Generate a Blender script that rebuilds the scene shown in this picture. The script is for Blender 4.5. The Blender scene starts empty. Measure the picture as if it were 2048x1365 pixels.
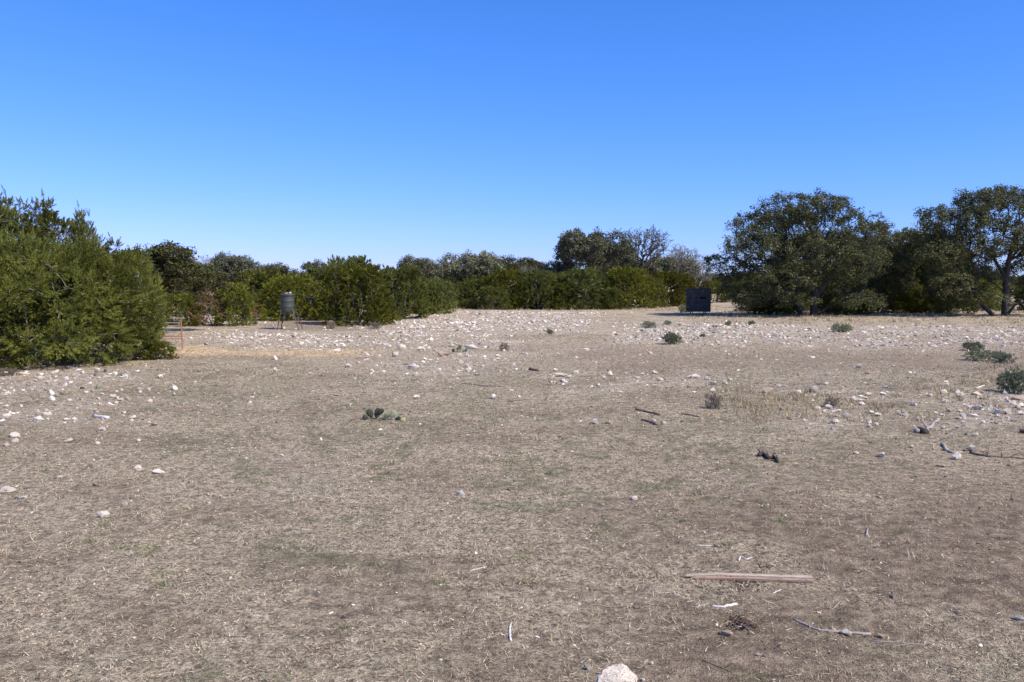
import bpy, bmesh, math, random
import numpy as np
from mathutils import Vector, Matrix, Quaternion

# ------------------------------------------------------------------ camera, sky, sun
sc = bpy.context.scene
COL = sc.collection
F = 1650.0                       # focal length in pixels of the 2048 px wide photograph
CAMH = 1.70
PITCH = math.atan(107.5 / F)
cam = bpy.data.cameras.new('camera')
cam.sensor_width = 36.0
cam.lens = F / 2048 * 36
cam.clip_start = 0.05
cam.clip_end = 6000
co = bpy.data.objects.new('camera', cam)
co.location = (0, 0, CAMH)
co.rotation_euler = (math.pi / 2 - PITCH, 0, 0)
COL.objects.link(co)
sc.camera = co

SUN_EL = math.radians(46)
SUN_AZ = math.radians(124)       # clockwise from +Y, the viewing direction
sdir = Vector((math.sin(SUN_AZ) * math.cos(SUN_EL), math.cos(SUN_AZ) * math.cos(SUN_EL), math.sin(SUN_EL)))
world = bpy.data.worlds.new('World')
sc.world = world
world.use_nodes = True
wn = world.node_tree
wn.nodes.clear()
sky = wn.nodes.new('ShaderNodeTexSky')
sky.sky_type = 'NISHITA'
sky.sun_disc = False
sky.sun_elevation = SUN_EL
sky.sun_rotation = SUN_AZ
sky.altitude = 300
sky.air_density = 1.0
sky.dust_density = 0.25
sky.ozone_density = 1.6
bg = wn.nodes.new('ShaderNodeBackground')
wo = wn.nodes.new('ShaderNodeOutputWorld')
SKY_STRENGTH = 0.10
bg.inputs['Strength'].default_value = SKY_STRENGTH
# the deep blue rendering of the camera: one grading of the whole sky
se = wn.nodes.new('ShaderNodeSeparateColor'); cb = wn.nodes.new('ShaderNodeCombineColor')
wn.links.new(sky.outputs[0], se.inputs[0])
for i_, (pw_, k_) in enumerate([(1.32, 0.338), (0.90, 0.96), (1.0, 1.72)]):
    m1 = wn.nodes.new('ShaderNodeMath'); m1.operation = 'POWER'; m1.inputs[1].default_value = pw_
    m2 = wn.nodes.new('ShaderNodeMath'); m2.operation = 'MULTIPLY'; m2.inputs[1].default_value = k_
    wn.links.new(se.outputs[i_], m1.inputs[0]); wn.links.new(m1.outputs[0], m2.inputs[0]); wn.links.new(m2.outputs[0], cb.inputs[i_])
wn.links.new(cb.outputs[0], bg.inputs['Color'])
wn.links.new(bg.outputs[0], wo.inputs['Surface'])

sl = bpy.data.lights.new('sun', 'SUN')
sl.energy = 4.8
sl.angle = math.radians(0.5)
sl.color = (1.0, 0.92, 0.79)
so = bpy.data.objects.new('sun', sl)
so.rotation_euler = (-sdir).to_track_quat('-Z', 'Y').to_euler()
so.location = (20, -10, 30)
COL.objects.link(so)
sc.view_settings.view_transform = 'Standard'
sc.view_settings.look = 'None'
sc.view_settings.exposure = 0.32
sc.view_settings.gamma = 1
sc.view_settings.use_curve_mapping = False
try:
    sc.cycles.max_bounces = 6
    sc.cycles.diffuse_bounces = 3
    sc.cycles.transmission_bounces = 3
    sc.cycles.transparent_max_bounces = 4
except Exception:
    pass

rng = np.random.default_rng(11)
random.seed(11)

# ------------------------------------------------------------------ numeric helpers
def _hash(ix, iy, iz, seed):
    h = (ix.astype(np.int64) * 374761393 + iy.astype(np.int64) * 668265263 + iz.astype(np.int64) * 2147483647 + seed * 974634777) & 0xffffffff
    h = ((h ^ (h >> 13)) * 1274126177) & 0xffffffff
    h = (h ^ (h >> 16)) & 0xffffff
    return h / float(0xffffff)

def vnoise(x, y, seed=0):
    x0 = np.floor(x); y0 = np.floor(y)
    fx = x - x0; fy = y - y0
    fx = fx * fx * (3 - 2 * fx); fy = fy * fy * (3 - 2 * fy)
    z = np.zeros_like(x0)
    a = _hash(x0, y0, z, seed); b = _hash(x0 + 1, y0, z, seed)
    c = _hash(x0, y0 + 1, z, seed); d = _hash(x0 + 1, y0 + 1, z, seed)
    return (a * (1 - fx) + b * fx) * (1 - fy) + (c * (1 - fx) + d * fx) * fy   # 0..1

def fbm(x, y, seed=0, octv=4):
    s = 0; a = 0.5; t = 0
    for k in range(octv):
        s = s + a * vnoise(x * 2 ** k + 13.7 * k, y * 2 ** k - 7.3 * k, seed + k); t += a; a *= 0.5
    return s / t

def sstep(a, b, x):
    t = np.clip((x - a) / (b - a), 0, 1)
    return t * t * (3 - 2 * t)

def H(x, y):
    """height of the ground"""
    x = np.asarray(x, float); y = np.asarray(y, float)
    d = np.sqrt(x * x + y * y)
    h = (fbm(x / 16, y / 16, 3, 3) - 0.5) * 0.26 * sstep(6, 45, d)
    h = h + (fbm(x / 2.2, y / 2.2, 9, 3) - 0.5) * 0.05
    h = h + (fbm(x / 0.30, y / 0.30, 21, 3) - 0.5) * 0.022 * (1 - sstep(14, 40, d))
    h = h + 0.010 * np.clip(d - 90, 0, 90)
    h = h + (fbm(x / 400, y / 400, 5, 2) - 0.5) * 6 * sstep(300, 1500, d)
    return h

cp, sp = math.cos(PITCH), math.sin(PITCH)
def G(px, py):
    """point of the ground (x, y) seen at a pixel of the 2048 px photograph"""
    u = (px - 1024) / F; v = (682.5 - py) / F
    dx, dy, dz = u, cp + v * sp, -sp + v * cp
    t = CAMH / -dz
    for _ in range(3):
        hz = float(H(dx * t, dy * t))
        t = (CAMH - hz) / -dz
    return dx * t, dy * t
def G3(px, py, up=0.0):
    x, y = G(px, py)
    return Vector((x, y, float(H(x, y)) + up))
def PX(x, y):
    """photograph pixel of flat-ground points (arrays)"""
    zc = y * cp + CAMH * sp
    zc = np.maximum(zc, 0.05)
    yc = y * sp - CAMH * cp
    return 1024 + F * x / zc, 682.5 - F * yc / zc
def PM(y):            # pixels of the photograph per metre at distance y
    return F / y

def new_mesh(name, V, tris=None, quads=None, mat=None, attrs=None, smooth=False):
    me = bpy.data.meshes.new(name)
    V = np.asarray(V, np.float32).reshape(-1, 3)
    nt = 0 if tris is None else len(tris)
    nq = 0 if quads is None else len(quads)
    loops = []
    if nt: loops.append(np.asarray(tris, np.int32).ravel())
    if nq: loops.append(np.asarray(quads, np.int32).ravel())
    loops = np.concatenate(loops)
    me.vertices.add(len(V)); me.vertices.foreach_set('co', V.ravel())
    me.loops.add(len(loops)); me.loops.foreach_set('vertex_index', loops)
    me.polygons.add(nt + nq)
    starts = np.concatenate([np.arange(nt) * 3, nt * 3 + np.arange(nq) * 4]).astype(np.int32)
    me.polygons.foreach_set('loop_start', starts)
    me.polygons.foreach_set('use_smooth', np.full(nt + nq, smooth, bool))
    if attrs:
        for k, (dom, typ, data) in attrs.items():
            a = me.attributes.new(k, typ, dom)
            if typ == 'FLOAT': a.data.foreach_set('value', np.asarray(data, np.float32).ravel())
            else: a.data.foreach_set('color', np.asarray(data, np.float32).ravel())
    me.update(calc_edges=True)
    if mat: me.materials.append(mat)
    return me

def link(name, me, parent=None, loc=None, rz=0):
    o = bpy.data.objects.new(name, me)
    COL.objects.link(o)
    if parent: o.parent = parent
    if loc is not None: o.location = loc
    if rz: o.rotation_euler = (0, 0, rz)
    return o
def tag(o, label=None, cat=None, group=None, kind=None):
    if label: o['label'] = label
    if cat: o['category'] = cat
    if group: o['group'] = group
    if kind: o['kind'] = kind
    return o
def empty(name, loc, label, cat, group=None, rz=0):
    o = bpy.data.objects.new(name, None)
    o.empty_display_size = 0.2
    COL.objects.link(o)
    o.location = loc; o.rotation_euler = (0, 0, rz)
    return tag(o, label, cat, group)

# ------------------------------------------------------------------ materials
def nodes(name):
    m = bpy.data.materials.new(name); m.use_nodes = True
    nt = m.node_tree
    p = nt.nodes['Principled BSDF']
    return m, nt, p
def N(nt, t, **kw):
    n = nt.nodes.new(t)
    for k, v in kw.items():
        if k.startswith('_'): setattr(n, k[1:], v)
        else: n.inputs[k.replace('__', ' ')].default_value = v
    return n
def mixc(nt, fac, a, b, mode='MIX'):
    n = nt.nodes.new('ShaderNodeMix'); n.data_type = 'RGBA'; n.blend_type = mode
    for s, v in ((0, fac), (6, a), (7, b)):
        if isinstance(v, bpy.types.NodeSocket): nt.links.new(v, n.inputs[s])
        elif isinstance(v, (int, float)): n.inputs[s].default_value = v
        else: n.inputs[s].default_value = (*v, 1)
    return n.outputs[2]
def math_(nt, op, a, b=0.0, c=None):
    n = nt.nodes.new('ShaderNodeMath'); n.operation = op
    for i, v in enumerate((a, b) if c is None else (a, b, c)):
        if isinstance(v, bpy.types.NodeSocket): nt.links.new(v, n.inputs[i])
        else: n.inputs[i].default_value = v
    return n.outputs[0]
def ramp(nt, src, stops):
    n = nt.nodes.new('ShaderNodeValToRGB')
    e = n.color_ramp.elements
    while len(e) > 1: e.remove(e[0])
    e[0].position = stops[0][0]; e[0].color = (*stops[0][1], 1)
    for p_, c_ in stops[1:]:
        x = e.new(p_); x.color = (*c_, 1)
    nt.links.new(src, n.inputs[0])
    return n.outputs[0]
def noise(nt, vec, scale, detail=4, rough=0.55):
    n = nt.nodes.new('ShaderNodeTexNoise')
    n.inputs['Scale'].default_value = scale; n.inputs['Detail'].default_value = detail
    n.inputs['Roughness'].default_value = rough
    if vec is not None: nt.links.new(vec, n.inputs['Vector'])
    return n.outputs['Fac']
def coords(nt, kind='Object'):
    return nt.nodes.new('ShaderNodeTexCoord').outputs[kind]
def bump(nt, p, h, strength, dist):
    b = nt.nodes.new('ShaderNodeBump'); b.inputs['Strength'].default_value = strength
    b.inputs['Distance'].default_value = dist
    nt.links.new(h, b.inputs['Height']); nt.links.new(b.outputs[0], p.inputs['Normal'])

def mat_leaf(name, stops, trans=0.22, rough=0.55, big=0.9, vary=0.3):
    m, nt, p = nodes(name)
    at = nt.nodes.new('ShaderNodeAttribute'); at.attribute_name = 'rnd'
    oi = nt.nodes.new('ShaderNodeObjectInfo')
    ns = noise(nt, coords(nt, 'Object'), big, 2)
    v = math_(nt, 'ADD', math_(nt, 'MULTIPLY', at.outputs['Fac'], 0.62), math_(nt, 'MULTIPLY', ns, 0.75))
    v = math_(nt, 'SUBTRACT', v, 0.19)
    c = ramp(nt, v, stops)
    k = math_(nt, 'MULTIPLY_ADD', oi.outputs['Random'], vary * 2, 1 - vary)
    hsn = nt.nodes.new('ShaderNodeHueSaturation')
    nt.links.new(c, hsn.inputs['Color']); nt.links.new(k, hsn.inputs['Value'])
    rr2 = math_(nt, 'FRACT', math_(nt, 'MULTIPLY', oi.outputs['Random'], 7.31))
    nt.links.new(math_(nt, 'MULTIPLY_ADD', rr2, 0.024, 0.492), hsn.inputs['Hue'])
    nt.links.new(math_(nt, 'MULTIPLY_ADD', rr2, -0.18, 1.08), hsn.inputs['Saturation'])
    nt.links.new(hsn.outputs[0], p.inputs['Base Color'])
    p.inputs['Roughness'].default_value = rough
    p.inputs['Specular IOR Level'].default_value = 0.15
    tr = nt.nodes.new('ShaderNodeBsdfTranslucent')
    nt.links.new(hsn.outputs[0], tr.inputs['Color'])
    mx = nt.nodes.new('ShaderNodeMixShader'); mx.inputs[0].default_value = trans
    out = nt.nodes['Material Output']
    nt.links.new(p.outputs[0], mx.inputs[1]); nt.links.new(tr.outputs[0], mx.inputs[2])
    nt.links.new(mx.outputs[0], out.inputs['Surface'])
    return m
M = {}
M['juniper'] = mat_leaf('juniper_foliage', [(0.0, (0.050, 0.054, 0.012)), (0.44, (0.145, 0.155, 0.028)), (0.78, (0.265, 0.26, 0.048)), (1.0, (0.36, 0.27, 0.09))], trans=0.25)
M['oak'] = mat_leaf('live_oak_leaves', [(0.0, (0.044, 0.046, 0.017)), (0.5, (0.104, 0.106, 0.036)), (0.85, (0.18, 0.17, 0.060)), (1.0, (0.28, 0.21, 0.10))], trans=0.14, rough=0.55)
M['oak_grey'] = mat_leaf('grey_oak_leaves', [(0.0, (0.09, 0.092, 0.045)), (0.5, (0.175, 0.178, 0.10)), (1.0, (0.32, 0.295, 0.19))], trans=0.15, rough=0.6)
M['agarita'] = mat_leaf('agarita_leaves', [(0.0, (0.12, 0.135, 0.072)), (0.5, (0.24, 0.255, 0.145)), (1.0, (0.40, 0.385, 0.24))], trans=0.1, rough=0.5)
M['red_twig'] = mat_leaf('rusty_dead_foliage', [(0.0, (0.15, 0.075, 0.045)), (0.5, (0.30, 0.155, 0.075)), (1.0, (0.42, 0.27, 0.15))], trans=0.2, rough=0.7)

def mat_bark(name, a, b, scale=9):
    m, nt, p = nodes(name)
    o = coords(nt)
    n1 = noise(nt, o, scale, 5, 0.65)
    c = ramp(nt, n1, [(0.3, a), (0.7, b)])
    nt.links.new(c, p.inputs['Base Color'])
    p.inputs['Roughness'].default_value = 0.9
    bump(nt, p, n1, 0.8, 0.03)
    return m
M['bark'] = mat_bark('oak_bark', (0.030, 0.026, 0.023), (0.10, 0.09, 0.08))
M['twig'] = mat_bark('grey_twig_bark', (0.16, 0.145, 0.13), (0.40, 0.37, 0.34))
M['bare'] = mat_bark('bare_oak_twigs', (0.10, 0.088, 0.072), (0.27, 0.245, 0.21))

def mat_col(name, rough=0.9, nscale=30, vary=0.35, bmp=0.6, bd=0.006):
    m, nt, p = nodes(name)
    at = nt.nodes.new('ShaderNodeAttribute'); at.attribute_name = 'col'
    n1 = noise(nt, coords(nt), nscale, 4, 0.6)
    k = math_(nt, 'MULTIPLY_ADD', n1, vary * 2, 1 - vary)
    hsn = nt.nodes.new('ShaderNodeHueSaturation')
    nt.links.new(at.outputs['Color'], hsn.inputs['Color']); nt.links.new(k, hsn.inputs['Value'])
    nt.links.new(hsn.outputs[0], p.inputs['Base Color'])
    p.inputs['Roughness'].default_value = rough
    p.inputs['Specular IOR Level'].default_value = 0.2
    if bmp: bump(nt, p, n1, bmp, bd)
    return m
M['stones'] = mat_col('scattered_limestone', 0.92, 40, 0.3)
M['blades'] = mat_col('dry_grass_blades', 0.8, 3, 0.15, 0)

def mat_rock(name, a, b, c_):
    m, nt, p = nodes(name)
    o = coords(nt)
    oi = nt.nodes.new('ShaderNodeObjectInfo')
    ad = nt.nodes.new('ShaderNodeVectorMath'); ad.operation = 'ADD'
    nt.links.new(o, ad.inputs[0])
    nt.links.new(oi.outputs['Location'], ad.inputs[1])
    v = ad.outputs[0]
    n1 = noise(nt, v, 7, 5, 0.62); n2 = noise(nt, v, 45, 5, 0.7); n3 = noise(nt, v, 16, 3, 0.5)
    c = ramp(nt, n1, [(0.25, a), (0.45, b), (0.7, c_)])
    pits = ramp(nt, n3, [(0.34, (0.38, 0.33, 0.28)), (0.44, (1, 1, 1))])
    c = mixc(nt, 0.8, c, pits, 'MULTIPLY')
    k = math_(nt, 'MULTIPLY_ADD', n2, 0.5, 0.75)
    k = math_(nt, 'MULTIPLY', k, math_(nt, 'MULTIPLY_ADD', oi.outputs['Random'], 0.35, 0.8))
    hsn = nt.nodes.new('ShaderNodeHueSaturation')
    nt.links.new(c, hsn.inputs['Color']); nt.links.new(k, hsn.inputs['Value'])
    nt.links.new(hsn.outputs[0], p.inputs['Base Color'])
    p.inputs['Roughness'].default_value = 0.92
    p.inputs['Specular IOR Level'].default_value = 0.2
    bump(nt, p, math_(nt, 'ADD', n2, n3), 0.7, 0.008)
    return m
M['rock'] = mat_rock('pale_limestone', (0.46, 0.38, 0.29), (0.66, 0.57, 0.46), (0.76, 0.67, 0.56))
M['rock_grey'] = mat_rock('grey_limestone', (0.28, 0.245, 0.20), (0.46, 0.405, 0.34), (0.60, 0.53, 0.45))
M['rock_tan'] = mat_rock('tan_limestone', (0.30, 0.21, 0.15), (0.46, 0.34, 0.25), (0.55, 0.44, 0.34))

# ------------------------------------------------------------------ where things lie on the ground
def box2(px, py, x0, x1, y0, y1, sx, sy):
    return sstep(x0 - sx, x0 + sx, px) * (1 - sstep(x1 - sx, x1 + sx, px)) * sstep(y0 - sy, y0 + sy, py) * (1 - sstep(y1 - sy, y1 + sy, py))
def masks(x, y):
    """rocky, straw, brown (bare dirt), green, tall (dry tall grass) at ground points"""
    px, py = PX(x, y)
    wob = (fbm(x / 1.8, y / 1.8, 31, 3) - 0.5)
    qx = px + wob * 160; qy = py + wob * np.clip((py - 600) * 0.16, 4, 60)
    r = np.zeros_like(px)
    def mx(a): nonlocal r; r = np.maximum(r, a)
    mx(1.0 * box2(qx, qy, 400, 1010, 664, 698, 40, 6))
    mx(1.0 * box2(qx, qy, 760, 1160, 624, 666, 50, 4))
    mx(0.45 * box2(qx, qy, 500, 900, 640, 668, 60, 4) * (1 - 0.9 * box2(qx, qy, 530, 720, 638, 662, 25, 3)))
    mx(1.0 * box2(qx, qy, 1240, 1560, 648, 690, 50, 6))
    mx(0.7 * box2(qx, qy, 1500, 2300, 655, 700, 50, 8))
    mx(0.75 * box2(qx, qy, -500, 330, 738, 775, 40, 9))
    mx(0.62 * box2(qx, qy, -500, 190, 738, 850, 70, 22))
    mx(0.55 * box2(qx, qy, 700, 1060, 700, 755, 50, 9))
    mx(0.42 * box2(qx, qy, 1080, 1450, 735, 790, 40, 10))
    mx(0.6 * box2(qx, qy, 1500, 2300, 765, 850, 90, 16))
    mx(0.85 * box2(qx, qy, 1850, 2300, 785, 850, 60, 14))
    mx(0.22 * box2(qx, qy, 600, 2300, 690, 800, 90, 20))
    mx(0.55 * box2(qx, qy, 1385, 1510, 938, 958, 25, 6))
    mx(0.30 * box2(qx, qy, 420, 760, 782, 806, 60, 8))
    mx(0.28 * box2(qx, qy, 440, 640, 900, 990, 60, 25))
    outside = sstep(3000, 4000, np.abs(px - 1024) * 1.0)
    clump = fbm(x / 0.9, y / 0.9, 77, 3)
    r = r * (0.35 + 1.0 * sstep(0.35, 0.62, clump))
    r = r * (1 - outside) + 0.035
    s = box2(px + wob * 90, py + wob * 14, 370, 735, 698.5, 711, 40, 3) * (0.45 + 0.55 * sstep(0.3, 0.5, fbm(x / 0.5, y / 0.5, 99, 3)))
    s = np.maximum(s, 0.9 * box2(px + wob * 40, py + wob * 6, 300, 420, 694, 708, 20, 3))
    n = fbm(x / 1.3, y / 1.3, 41, 4)
    b = box2(px + wob * 200, py, 1250, 2600, 960, 1600, 260, 110) * sstep(0.30, 0.52, n)
    b = np.maximum(b, 0.9 * box2(px + wob * 100, py + wob * 6, 520, 760, 638, 661, 20, 3))
    b = np.maximum(b, 0.6 * sstep(0.48, 0.68, fbm(x / 0.7, y / 0.7, 88, 4)))
    b = np.maximum(b, 0.8 * box2(qx, qy, 1150, 2300, 700, 745, 80, 14))
    g = sstep(0.53, 0.64, fbm(x / 0.22, y / 0.22, 55, 3)) * sstep(715, 780, py) * sstep(0.38, 0.6, fbm(x / 1.6, y / 1.6, 56, 2))
    g = np.maximum(g, 0.55 * box2(qx, qy, 300, 2100, 735, 900, 140, 25) * sstep(0.44, 0.62, fbm(x / 0.45, y / 0.9, 57, 4)))
    g = g * (1 - 0.9 * sstep(0, .5, r - 0.3))
    t = 0.9 * box2(qx, qy, 880, 1420, 611, 622, 60, 2.5)
    t = np.maximum(t, 0.9 * box2(qx, qy, 1400, 2400, 620, 652, 60, 4))
    t = np.maximum(t, 0.75 * box2(qx, qy, 1380, 2000, 775, 835, 60, 12))
    t = np.maximum(t, 0.8 * box2(qx, qy, 1880, 2400, 735, 790, 40, 10))
    t = t * sstep(0.36, 0.58, fbm(x / 0.6, y / 0.6, 66, 3))
    return r, s, b, np.clip(g, 0, 1), t

# ------------------------------------------------------------------ ground sheet
def build_ground():
    fine = np.radians(np.linspace(-40, 40, 421))
    left = np.radians(np.linspace(-180, -42, 60)); right = np.radians(np.linspace(42, 178, 59))
    th = np.concatenate([left, fine, right])
    rr = [0.25]
    while rr[-1] < 70: rr.append(rr[-1] * 1.0145 if rr[-1] > 2.2 else rr[-1] + 0.12)
    while rr[-1] < 4000: rr.append(rr[-1] * 1.07)
    rr = np.array(rr)
    T, R = np.meshgrid(th, rr)
    X = R * np.sin(T); Y = R * np.cos(T)
    Z = H(X, Y)
    # scraped hollow with loose earth beside it, in the near right
    hx, hy = G(1482, 1250)
    d2 = (X - hx) ** 2 + (Y - hy) ** 2
    Z -= 0.035 * np.exp(-d2 / 0.005)
    V = np.stack([X, Y, Z], -1).reshape(-1, 3)
    nr, nt_ = X.shape
    idx = np.arange(nr * nt_).reshape(nr, nt_)
    nxt = np.roll(idx, -1, axis=1)
    q = np.stack([idx[:-1], idx[1:], nxt[1:], nxt[:-1]], -1).reshape(-1, 4)
    V = np.vstack([V, [[0, 0, float(H(0., 0.))]]])
    c = len(V) - 1
    tr = np.stack([np.full(nt_, c), idx[0], nxt[0]], -1)
    x, y = V[:, 0], V[:, 1]
    r, s, b, g, t = masks(x, y)
    back = y < 0.4
    r[back] = 0.05; s[back] = 0; t[back] = 0
    A = np.stack([r, s, b, g], -1)
    m, nt, p = nodes('dry_pasture_ground')
    at = nt.nodes.new('ShaderNodeAttribute'); at.attribute_name = 'mask'
    sep = nt.nodes.new('ShaderNodeSeparateColor'); nt.links.new(at.outputs['Color'], sep.inputs[0])
    R_, S_, B_, G_ = sep.outputs[0], sep.outputs[1], sep.outputs[2], at.outputs['Alpha']
    o = coords(nt)
    n_big = noise(nt, o, 0.6, 4); n_mid = noise(nt, o, 5, 5, 0.65); n_fine = noise(nt, o, 38, 4, 0.7); n_vf = noise(nt, o, 150, 3, 0.7)
    soil = ramp(nt, n_mid, [(0.3, (0.150, 0.102, 0.064)), (0.55, (0.27, 0.195, 0.125)), (0.75, (0.41, 0.31, 0.212))])
    dead = ramp(nt, n_fine, [(0.38, (0.18, 0.130, 0.078)), (0.5, (0.46, 0.365, 0.240)), (0.62, (0.70, 0.58, 0.40))])
    kk = math_(nt, 'MULTIPLY_ADD', B_, -0.75, 0.85)
    c = mixc(nt, kk, soil, dead)
    gm_ = math_(nt, 'MULTIPLY', G_, ramp(nt, n_fine, [(0.48, (0, 0, 0)), (0.58, (0.6, 0.6, 0.6))]))
    c = mixc(nt, gm_, c, (0.165, 0.170, 0.085))
    chips = ramp(nt, n_vf, [(0.52, (0, 0, 0)), (0.60, (1, 1, 1))])
    c = mixc(nt, math_(nt, 'MULTIPLY', chips, math_(nt, 'MULTIPLY_ADD', R_, 0.9, 0.16)), c, (0.66, 0.56, 0.46))
    c = mixc(nt, math_(nt, 'MULTIPLY', R_, 0.25), c, (0.46, 0.375, 0.285))
    straw = ramp(nt, n_fine, [(0.3, (0.50, 0.35, 0.18)), (0.6, (0.74, 0.56, 0.33))])
    c = mixc(nt, S_, c, straw)
    n_cl = ramp(nt, noise(nt, o, 11, 3, 0.6), [(0.36, (0.66, 0.66, 0.66)), (0.62, (1.22, 1.22, 1.22))])
    k = math_(nt, 'MULTIPLY', math_(nt, 'MULTIPLY', n_cl, math_(nt, 'MULTIPLY_ADD', n_big, 0.35, 0.83)), math_(nt, 'MULTIPLY_ADD', n_vf, 2.2, -0.08))
    hsn = nt.nodes.new('ShaderNodeHueSaturation')
    nt.links.new(c, hsn.inputs['Color']); nt.links.new(k, hsn.inputs['Value'])
    nt.links.new(hsn.outputs[0], p.inputs['Base Color'])
    p.inputs['Roughness'].default_value = 0.95; p.inputs['Specular IOR Level'].default_value = 0.1
    bump(nt, p, math_(nt, 'ADD', math_(nt, 'MULTIPLY', n_mid, 1.5), math_(nt, 'ADD', n_fine, math_(nt, 'MULTIPLY', n_vf, 0.5))), 1.0, 0.035)
    me = new_mesh('ground', V, tris=tr, quads=q, mat=m, attrs={'mask': ('POINT', 'FLOAT_COLOR', A)}, smooth=True)
    g_ = link('ground', me)
    tag(g_, 'dry stony pasture of dead grass, bare earth and pale gravel', None, None, 'structure')
build_ground()

# ------------------------------------------------------------------ stones
def hull(seed, n=11, flat=0.6):
    r = np.random.default_rng(seed)
    bm = bmesh.new()
    for _ in range(n):
        v = r.normal(size=3); v /= np.linalg.norm(v); v *= r.uniform(0.8, 1.0)
        bm.verts.new((v[0], v[1] * r.uniform(0.75, 1), v[2] * flat))
    res = bmesh.ops.convex_hull(bm, input=bm.verts)
    bmesh.ops.delete(bm, geom=[e for e in res['geom_interior'] if isinstance(e, bmesh.types.BMVert)], context='VERTS')
    bmesh.ops.recalc_face_normals(bm, faces=bm.faces)
    bmesh.ops.triangulate(bm, faces=bm.faces)
    bm.verts.index_update()
    V = np.array([v.co[:] for v in bm.verts]); T = np.array([[v.index for v in f.verts] for f in bm.faces])
    bm.free()
    return V, T
HULLS = [hull(100 + k, 8, 0.55) for k in range(10)]

def wedge_points(n, d0, d1, power=1.0, half=0.72):
    """random ground points in front of the camera, denser near"""
    u = rng.random(n)
    d = (d0 ** power + u * (d1 ** power - d0 ** power)) ** (1 / power)
    x = rng.uniform(-half, half, n) * (d + 1.0)
    return x, d

def scatter_stones(x, y, size, cols, name, label):
    Vs, Ts, Cs = [], [], []
    n = len(x); base = 0
    kind = rng.integers(0, len(HULLS), n)
    z = H(x, y)
    for k, (HV, HT) in enumerate(HULLS):
        i = np.where(kind == k)[0]
        if not len(i): continue
        a = rng.uniform(0, 6.283, len(i)); c, s = np.cos(a), np.sin(a)
        sx = size[i] * rng.uniform(0.8, 1.35, len(i)); sy = size[i] * rng.uniform(0.6, 1.0, len(i)); sz = size[i] * rng.uniform(0.75, 1.4, len(i))
        lx = HV[None, :, 0] * sx[:, None]; ly = HV[None, :, 1] * sy[:, None]; lz = HV[None, :, 2] * sz[:, None]
        lz = lz + lx * rng.uniform(-.25, .25, len(i))[:, None]
        V = np.stack([x[i, None] + lx * c[:, None] - ly * s[:, None], y[i, None] + lx * s[:, None] + ly * c[:, None], z[i, None] + lz + sz[:, None] * 0.10], -1)
        T = HT[None] + (np.arange(len(i)) * len(HV))[:, None, None] + base
        base += V.shape[0] * V.shape[1]
        Vs.append(V.reshape(-1, 3)); Ts.append(T.reshape(-1, 3)); Cs.append(np.repeat(cols[i], len(HT), axis=0))
    me = new_mesh(name, np.vstack(Vs), tris=np.vstack(Ts), mat=M['stones'], attrs={'col': ('FACE', 'FLOAT_COLOR', np.vstack(Cs))})
    return tag(link(name, me), label, None, None, 'stuff')

def stone_cols(n, white=0.75):
    c = np.ones((n, 4))
    base = np.array([[0.61, 0.53, 0.43], [0.46, 0.38, 0.295], [0.76, 0.68, 0.57], [0.29, 0.235, 0.175], [0.48, 0.37, 0.27]])
    w = np.array([0.32, 0.26, 0.22, 0.12, 0.08])
    c[:, :3] = base[rng.choice(5, n, p=w)] * rng.uniform(0.8, 1.1, (n, 1))
    return c
# stony bands: thousands of small pale stones
x, y = wedge_points(150000, 8, 75, 1.35)
r, s, b, g, t = masks(x, y)
keep = (rng.random(len(x)) < np.clip(r, 0, 1) * np.where(y > 22, 0.72, 0.66)) & (np.abs(x) < 0.72 * y + 1)
x, y, r = x[keep], y[keep], r[keep]
size = 0.0165 * np.exp(rng.normal(0, 0.6, len(x))) * (1.05 + 1.35 * sstep(12, 45, y)) * (0.8 + 0.5 * r)
size = np.clip(size, 0.008, 0.11)
print('band stones', len(x))
scatter_stones(x, y, size, stone_cols(len(x)), 'gravel', 'small white limestone stones strewn in bands across the pasture')
# loose pebbles and earth crumbs over the near ground
x, y = wedge_points(24000, 2.6, 18, 0.8)
r, s, b, g, t = masks(x, y)
size = np.clip(0.0046 * np.exp(rng.normal(0, 0.5, len(x))) * (0.7 + y / 9), 0.002, 0.03)
cols = stone_cols(len(x))
dark = rng.random(len(x)) < 0.55 + 0.35 * b
cols[dark, :3] = np.array([0.17, 0.125, 0.098]) * rng.uniform(0.6, 1.4, (dark.sum(), 1))
scatter_stones(x, y, size, cols, 'pebbles', 'tiny pebbles and crumbs of brown earth on the near ground')

# ------------------------------------------------------------------ grass blades
def blades(name, label, x, y, length, width, lean, cols, zoff=0.0):
    n = len(x)
    a = rng.uniform(0, 6.283, n)
    el = lean
    L = length
    dx, dy, dz = np.cos(a) * np.cos(el), np.sin(a) * np.cos(el), np.sin(el)
    z = H(x, y) + zoff
    wx, wy = -np.sin(a) * width / 2, np.cos(a) * width / 2
    tw = rng.uniform(-1, 1, n) * width / 2
    b0 = np.stack([x - wx, y - wy, z - tw * .6], -1); b1 = np.stack([x + wx, y + wy, z + tw * .6], -1)
    bend = rng.uniform(-0.35, 0.35, n) * L
    tip = np.stack([x + dx * L - np.sin(a) * bend, y + dy * L + np.cos(a) * bend, z + dz * L], -1)
    V = np.stack([b0, b1, tip], 1).reshape(-1, 3)
    T = np.arange(3 * n).reshape(n, 3)
    me = new_mesh(name, V, tris=T, mat=M['blades'], attrs={'col': ('FACE', 'FLOAT_COLOR', cols)})
    return tag(link(name, me), label, None, None, 'stuff')
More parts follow.
